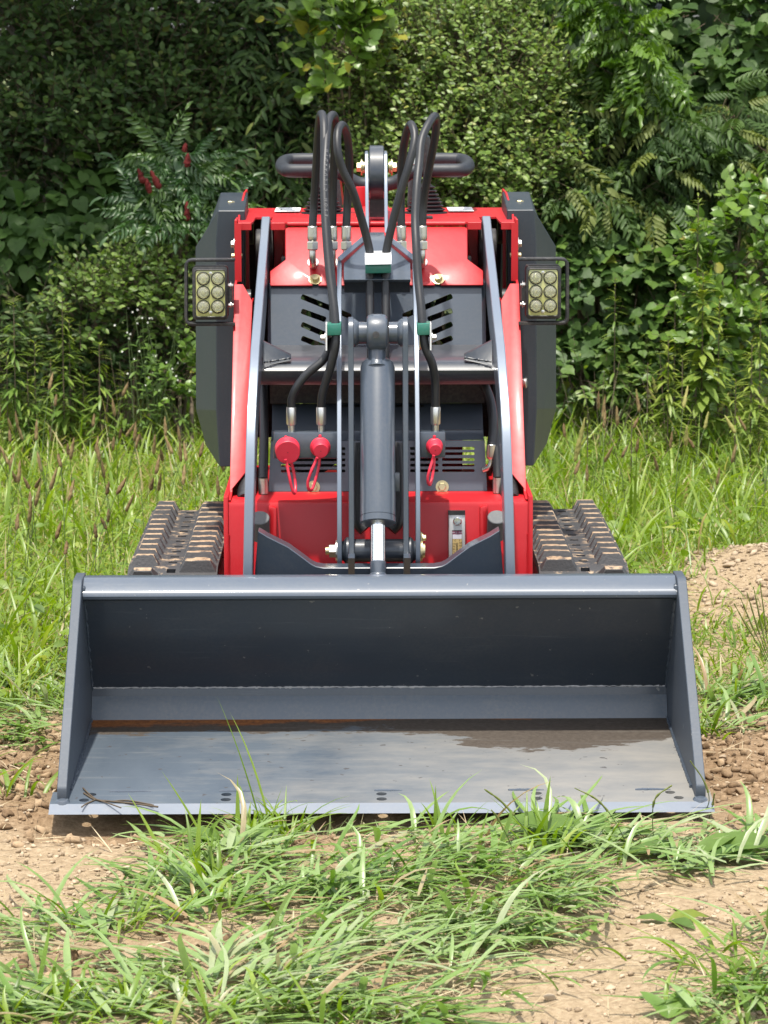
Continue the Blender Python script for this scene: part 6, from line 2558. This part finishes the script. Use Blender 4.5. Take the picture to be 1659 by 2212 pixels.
# ================================================================== NEAR PLANTS
def gz(x, y):
    return float(ground_h(np.array([x]), np.array([y]))[0])


def gnd(u, v):
    p = at(u, v, 5)
    d = p - Vector((0, 0, HC))
    t = HC / -d.z
    return d.x * t, d.y * t


def tuft(u, v, n, lo, hi, seed, label, wd=(.005, .009), th=(.05, .7), bend=(.2, 1.5), special=(), spread=.02, tint=(.15, .62), mat=None, name='grass_tuft', cat='grass tuft'):
    """A clump whose blades are parts of their own."""
    g = np.random.default_rng(seed)
    x, y = gnd(u, v)
    e = empty(name, (x, y, gz(x, y)), label, cat)
    for i in range(n + len(special)):
        if i < n:
            a, L_, w_, t0, bd = g.uniform(0, 6.28), g.uniform(lo, hi), g.uniform(*wd), g.uniform(*th), g.uniform(*bend)
            p = np.array([[g.normal(0, spread), g.normal(0, spread * .7), 0]])
        else:
            px, a, L_, w_, t0, bd = special[i - n]
            p = np.array([[px, -.01, 0.0]])
        V, F, kk = blades(p, np.array([a]), np.array([L_]), np.array([w_]), np.array([t0]), np.array([bd]), 8, g.uniform(-.5, .5, 1), True)
        tt = g.uniform(*tint)
        link('grass_blade', np_mesh('grass_blade', V, F, mat or MEADOW, np.full(len(V), tt)), e)
    return e


# x offset, heading, length, width, lean, bend
tuft(585, 1800, 44, .06, .15, 1, 'tall fresh green grass tuft with two long blades rising before the bucket', wd=(.005, .011), spread=.03,
     special=[(-.008, 2.9, .275, .0085, .22, .18), (.004, 2.7, .245, .008, .16, .35), (-.10, 2.6, .16, .014, .60, .1), (-.055, 1.6, .13, .010, .1, .2), (.03, .2, .14, .009, .5, .9), (-.01, .3, .17, .009, .9, .5), (.05, 3.3, .09, .006, .1, .3)])
tuft(425, 1905, 30, .06, .13, 2, 'green grass tuft with broad folded blades left of the tall tuft', wd=(.006, .011), th=(.2, 1.0), spread=.03,
     special=[(-.035, 2.5, .16, .013, .55, .15), (.0, 1.3, .13, .011, .08, .2), (.03, 4.7, .10, .011, .4, 2.4)])
tuft(1165, 1830, 12, .05, .11, 3, 'bright crabgrass tuft with broad short blades under the right part of the bucket edge', wd=(.008, .014), th=(.2, .9), bend=(.1, .9), spread=.018,
     special=[(.0, 2.9, .12, .013, .7, .2), (.005, 1.2, .12, .012, .15, .3), (.01, .4, .12, .011, .8, .5)])
tuft(15, 1720, 14, .07, .16, 4, 'grass tuft with drooping blades at the left picture edge beside the bucket', wd=(.006, .010), th=(.2, .8), spread=.03)
tuft(1530, 1590, 16, .05, .12, 5, 'low grass tuft just outside the right bucket plate', wd=(.006, .011), th=(.3, 1.0), spread=.03)
tuft(265, 2010, 22, .06, .15, 6, 'loose grass tuft with one hanging blade at the left in front', wd=(.005, .009), th=(.4, 1.2), spread=.04, special=[(.0, 4.7, .10, .009, .5, 2.5)])
tuft(985, 1830, 14, .05, .10, 7, 'upright grass tuft below the middle of the bucket edge', wd=(.005, .009), th=(.05, .6), spread=.03, special=[(-.035, 1.5, .105, .008, .05, .2), (-.02, 2.0, .12, .008, .3, .4)])
tuft(1600, 2090, 26, .08, .18, 8, 'long leaning grass tuft at the lower right picture edge', wd=(.005, .009), th=(.5, 1.2), spread=.06)
tuft(730, 1790, 34, .02, .06, 9, 'stubbly cut grass tuft under the left half of the bucket edge', wd=(.003, .006), th=(.05, .6), bend=(0, .5), spread=.03, tint=(.4, .95), mat=FGRASS)


# broad dock leaves lying in front
def broadleaf(u, v, leaves, label, name='dock_plant', mat=GRAPE, cat='weed', tint=.75):
    x, y = gnd(u, v)
    e = empty(name, (x, y, gz(x, y) + .004), label, cat)
    T, F = T_leaf(.42, .10, .14, ((.10, .50), (.25, .85), (.45, 1.0), (.65, .88), (.84, .5)))
    g = np.random.default_rng(int(u))
    for az, el, L_, tt in leaves:
        D = np.array([[math.cos(az) * math.cos(el), math.sin(az) * math.cos(el), math.sin(el)]])
        Rm = frames(D, np.array([[0, -.2, 1.0]]))
        T2 = T.copy()
        T2[:, 2] += .05 * np.sin(T[:, 1] * 14 + g.random() * 6) * np.abs(T[:, 0]) * 2 + .06 * (T[:, 1] > .2) * np.sin(T[:, 1] * 3)
        V, Fs = stamp(T2, F, Rm, np.zeros((1, 3)), np.array([[L_]]))
        link('leaf', np_mesh('leaf', V, Fs, mat, np.full(len(V), tt)), e)
    return e


broadleaf(1290, 1830, [(2.9, .25, .17, .85), (2.6, .12, .15, .7), (.2, .25, .10, .9), (3.5, .1, .12, .6), (1.4, .5, .08, .8)], 'broad leaved dock plant lying under the right part of the bucket edge')
broadleaf(1500, 1860, [(.15, .15, .16, .85), (3.0, .1, .12, .7), (-.4, .1, .12, .5), (.5, .4, .09, .9)], 'broad leaved dock plant at the right picture edge before the bucket')
broadleaf(1440, 1985, [(.3, .1, .07, .95), (2.9, .1, .05, .8), (-.9, .1, .06, .7)], 'pale wilted dock leaves lying on the dirt on the right', tint=.9)
broadleaf(1440, 2225, [(1.0, .5, .06, .60), (2.4, .6, .055, .5), (.3, .4, .05, .7)], 'bright green sprout at the bottom picture edge on the right', mat=BRIGHT)
broadleaf(500, 1840, [(2.8, .3, .10, .8), (.5, .4, .08, .7), (3.4, .1, .09, .5)], 'broad plantain rosette between the two big grass tufts', 'plantain_rosette')


# crabgrass seed spikes arching up in front of the bucket
def seed_stalk(pts, label, r=.0022, group=None, tint=.5):
    P = [Vector(p) for p in pts]
    b0 = P[0]
    e = empty('crabgrass_spike', tuple(b0), label, 'seed spike', group)
    c = spline([p - b0 for p in P], 8)
    k = len(c) // 2
    V1 = MB().tube(c[:k + 1], .0008, 6).build('stalk', STALK, e)
    g = random.Random(int(b0.x * 1e4))
    MB().tube(c[k:], [r * g.uniform(.6, 1.25) * (1 - .5 * i / len(c[k:])) for i in range(len(c[k:]))], 7).build('seed_head', FOXTAIL if tint > .5 else SEEDG, e, angle=80)
    for o in e.children:
        a = o.data.attributes.new('tint', 'FLOAT', 'POINT')
        a.data.foreach_set('value', np.array([g.random() * .7 for _ in o.data.vertices], dtype=np.float32))


SEEDG = leaf_mat('green_seed', [(0.0, (0.10, 0.13, 0.03)), (1.0, (0.28, 0.29, 0.10))], 0.7, 0.1, 0.2)


def spk(label, base, *via, **k):
    x, y = gnd(*base)
    pts = [(x, y, gz(x, y))]
    for i, (u, v) in enumerate(via):
        pts.append(tuple(at(u, v, y - .01 * (i + 1))))
    seed_stalk(pts, label, **k)


spk('straight green crabgrass spike leaning left over the bucket edge, right of the middle', (1160, 1850), (1130, 1790), (1085, 1735), (1045, 1705))
spk('green crabgrass spike leaning left next to the dock plant', (1360, 1840), (1330, 1780), (1290, 1730), (1240, 1703))
spk('hooked green crabgrass spike before the right bolt holes', (1412, 1830), (1408, 1770), (1415, 1725), (1450, 1698))
spk('crabgrass spike standing across the right bucket corner', (1505, 1770), (1530, 1735), (1520, 1690), (1490, 1645))
spk('short crabgrass spike just outside the right bucket corner', (1530, 1770), (1538, 1740), (1542, 1715))
spk('dark crabgrass spike standing in the cut grass below the straight spike', (1125, 1880), (1100, 1820), (1075, 1770), (1060, 1750))
spk('pale crabgrass spike lying low between the hooked spike and the dock plant', (1420, 1830), (1360, 1790), (1305, 1775))
for i in range(5):
    spk('thin green seed stalk leaning in from the right picture edge beside the bucket', (1665 + 8 * i, 1450 + 12 * i), (1640 + 5 * i, 1400), (1610 + 10 * i, 1350 - 6 * i), (1585 + 14 * i, 1305 - 12 * i), group='seed stalks at the right picture edge')

# dry twig with roots in the bucket, small leaf bits
e = empty('dry_twig', tuple(at(200, 1722, 5.262)), 'dry branching twig lying inside the left front corner of the bucket', 'twig')
b0 = Vector(e.location)
paths = [[(180, 1712), (205, 1726), (240, 1730), (290, 1735), (340, 1742)], [(205, 1726), (235, 1736), (260, 1745)], [(205, 1726), (185, 1735), (175, 1742)], [(178, 1702), (190, 1714), (205, 1726)], [(240, 1730), (275, 1728), (330, 1738)]]


def on_edge(u, v):
    """Point of the bucket's cutting edge plate seen at (u, v)."""
    Y = 5.26
    for _ in range(12):
        p = at(u, v, Y)
        Y += (p.z - (.0278 + (Y - 5.2235) * .0927 + .002)) * 4.0
    return at(u, v, Y)


for i, pp in enumerate(paths):
    c = spline([on_edge(u, v) - b0 + Vector((0, 0, .001 * (i % 2))) for u, v in pp], 5)
    o = MB().tube(c, .0013 if i else .0018, 6).build('twig', TWIG, e)
    a = o.data.attributes.new('tint', 'FLOAT', 'POINT')
    a.data.foreach_set('value', np.full(len(o.data.vertices), .25, dtype=np.float32))
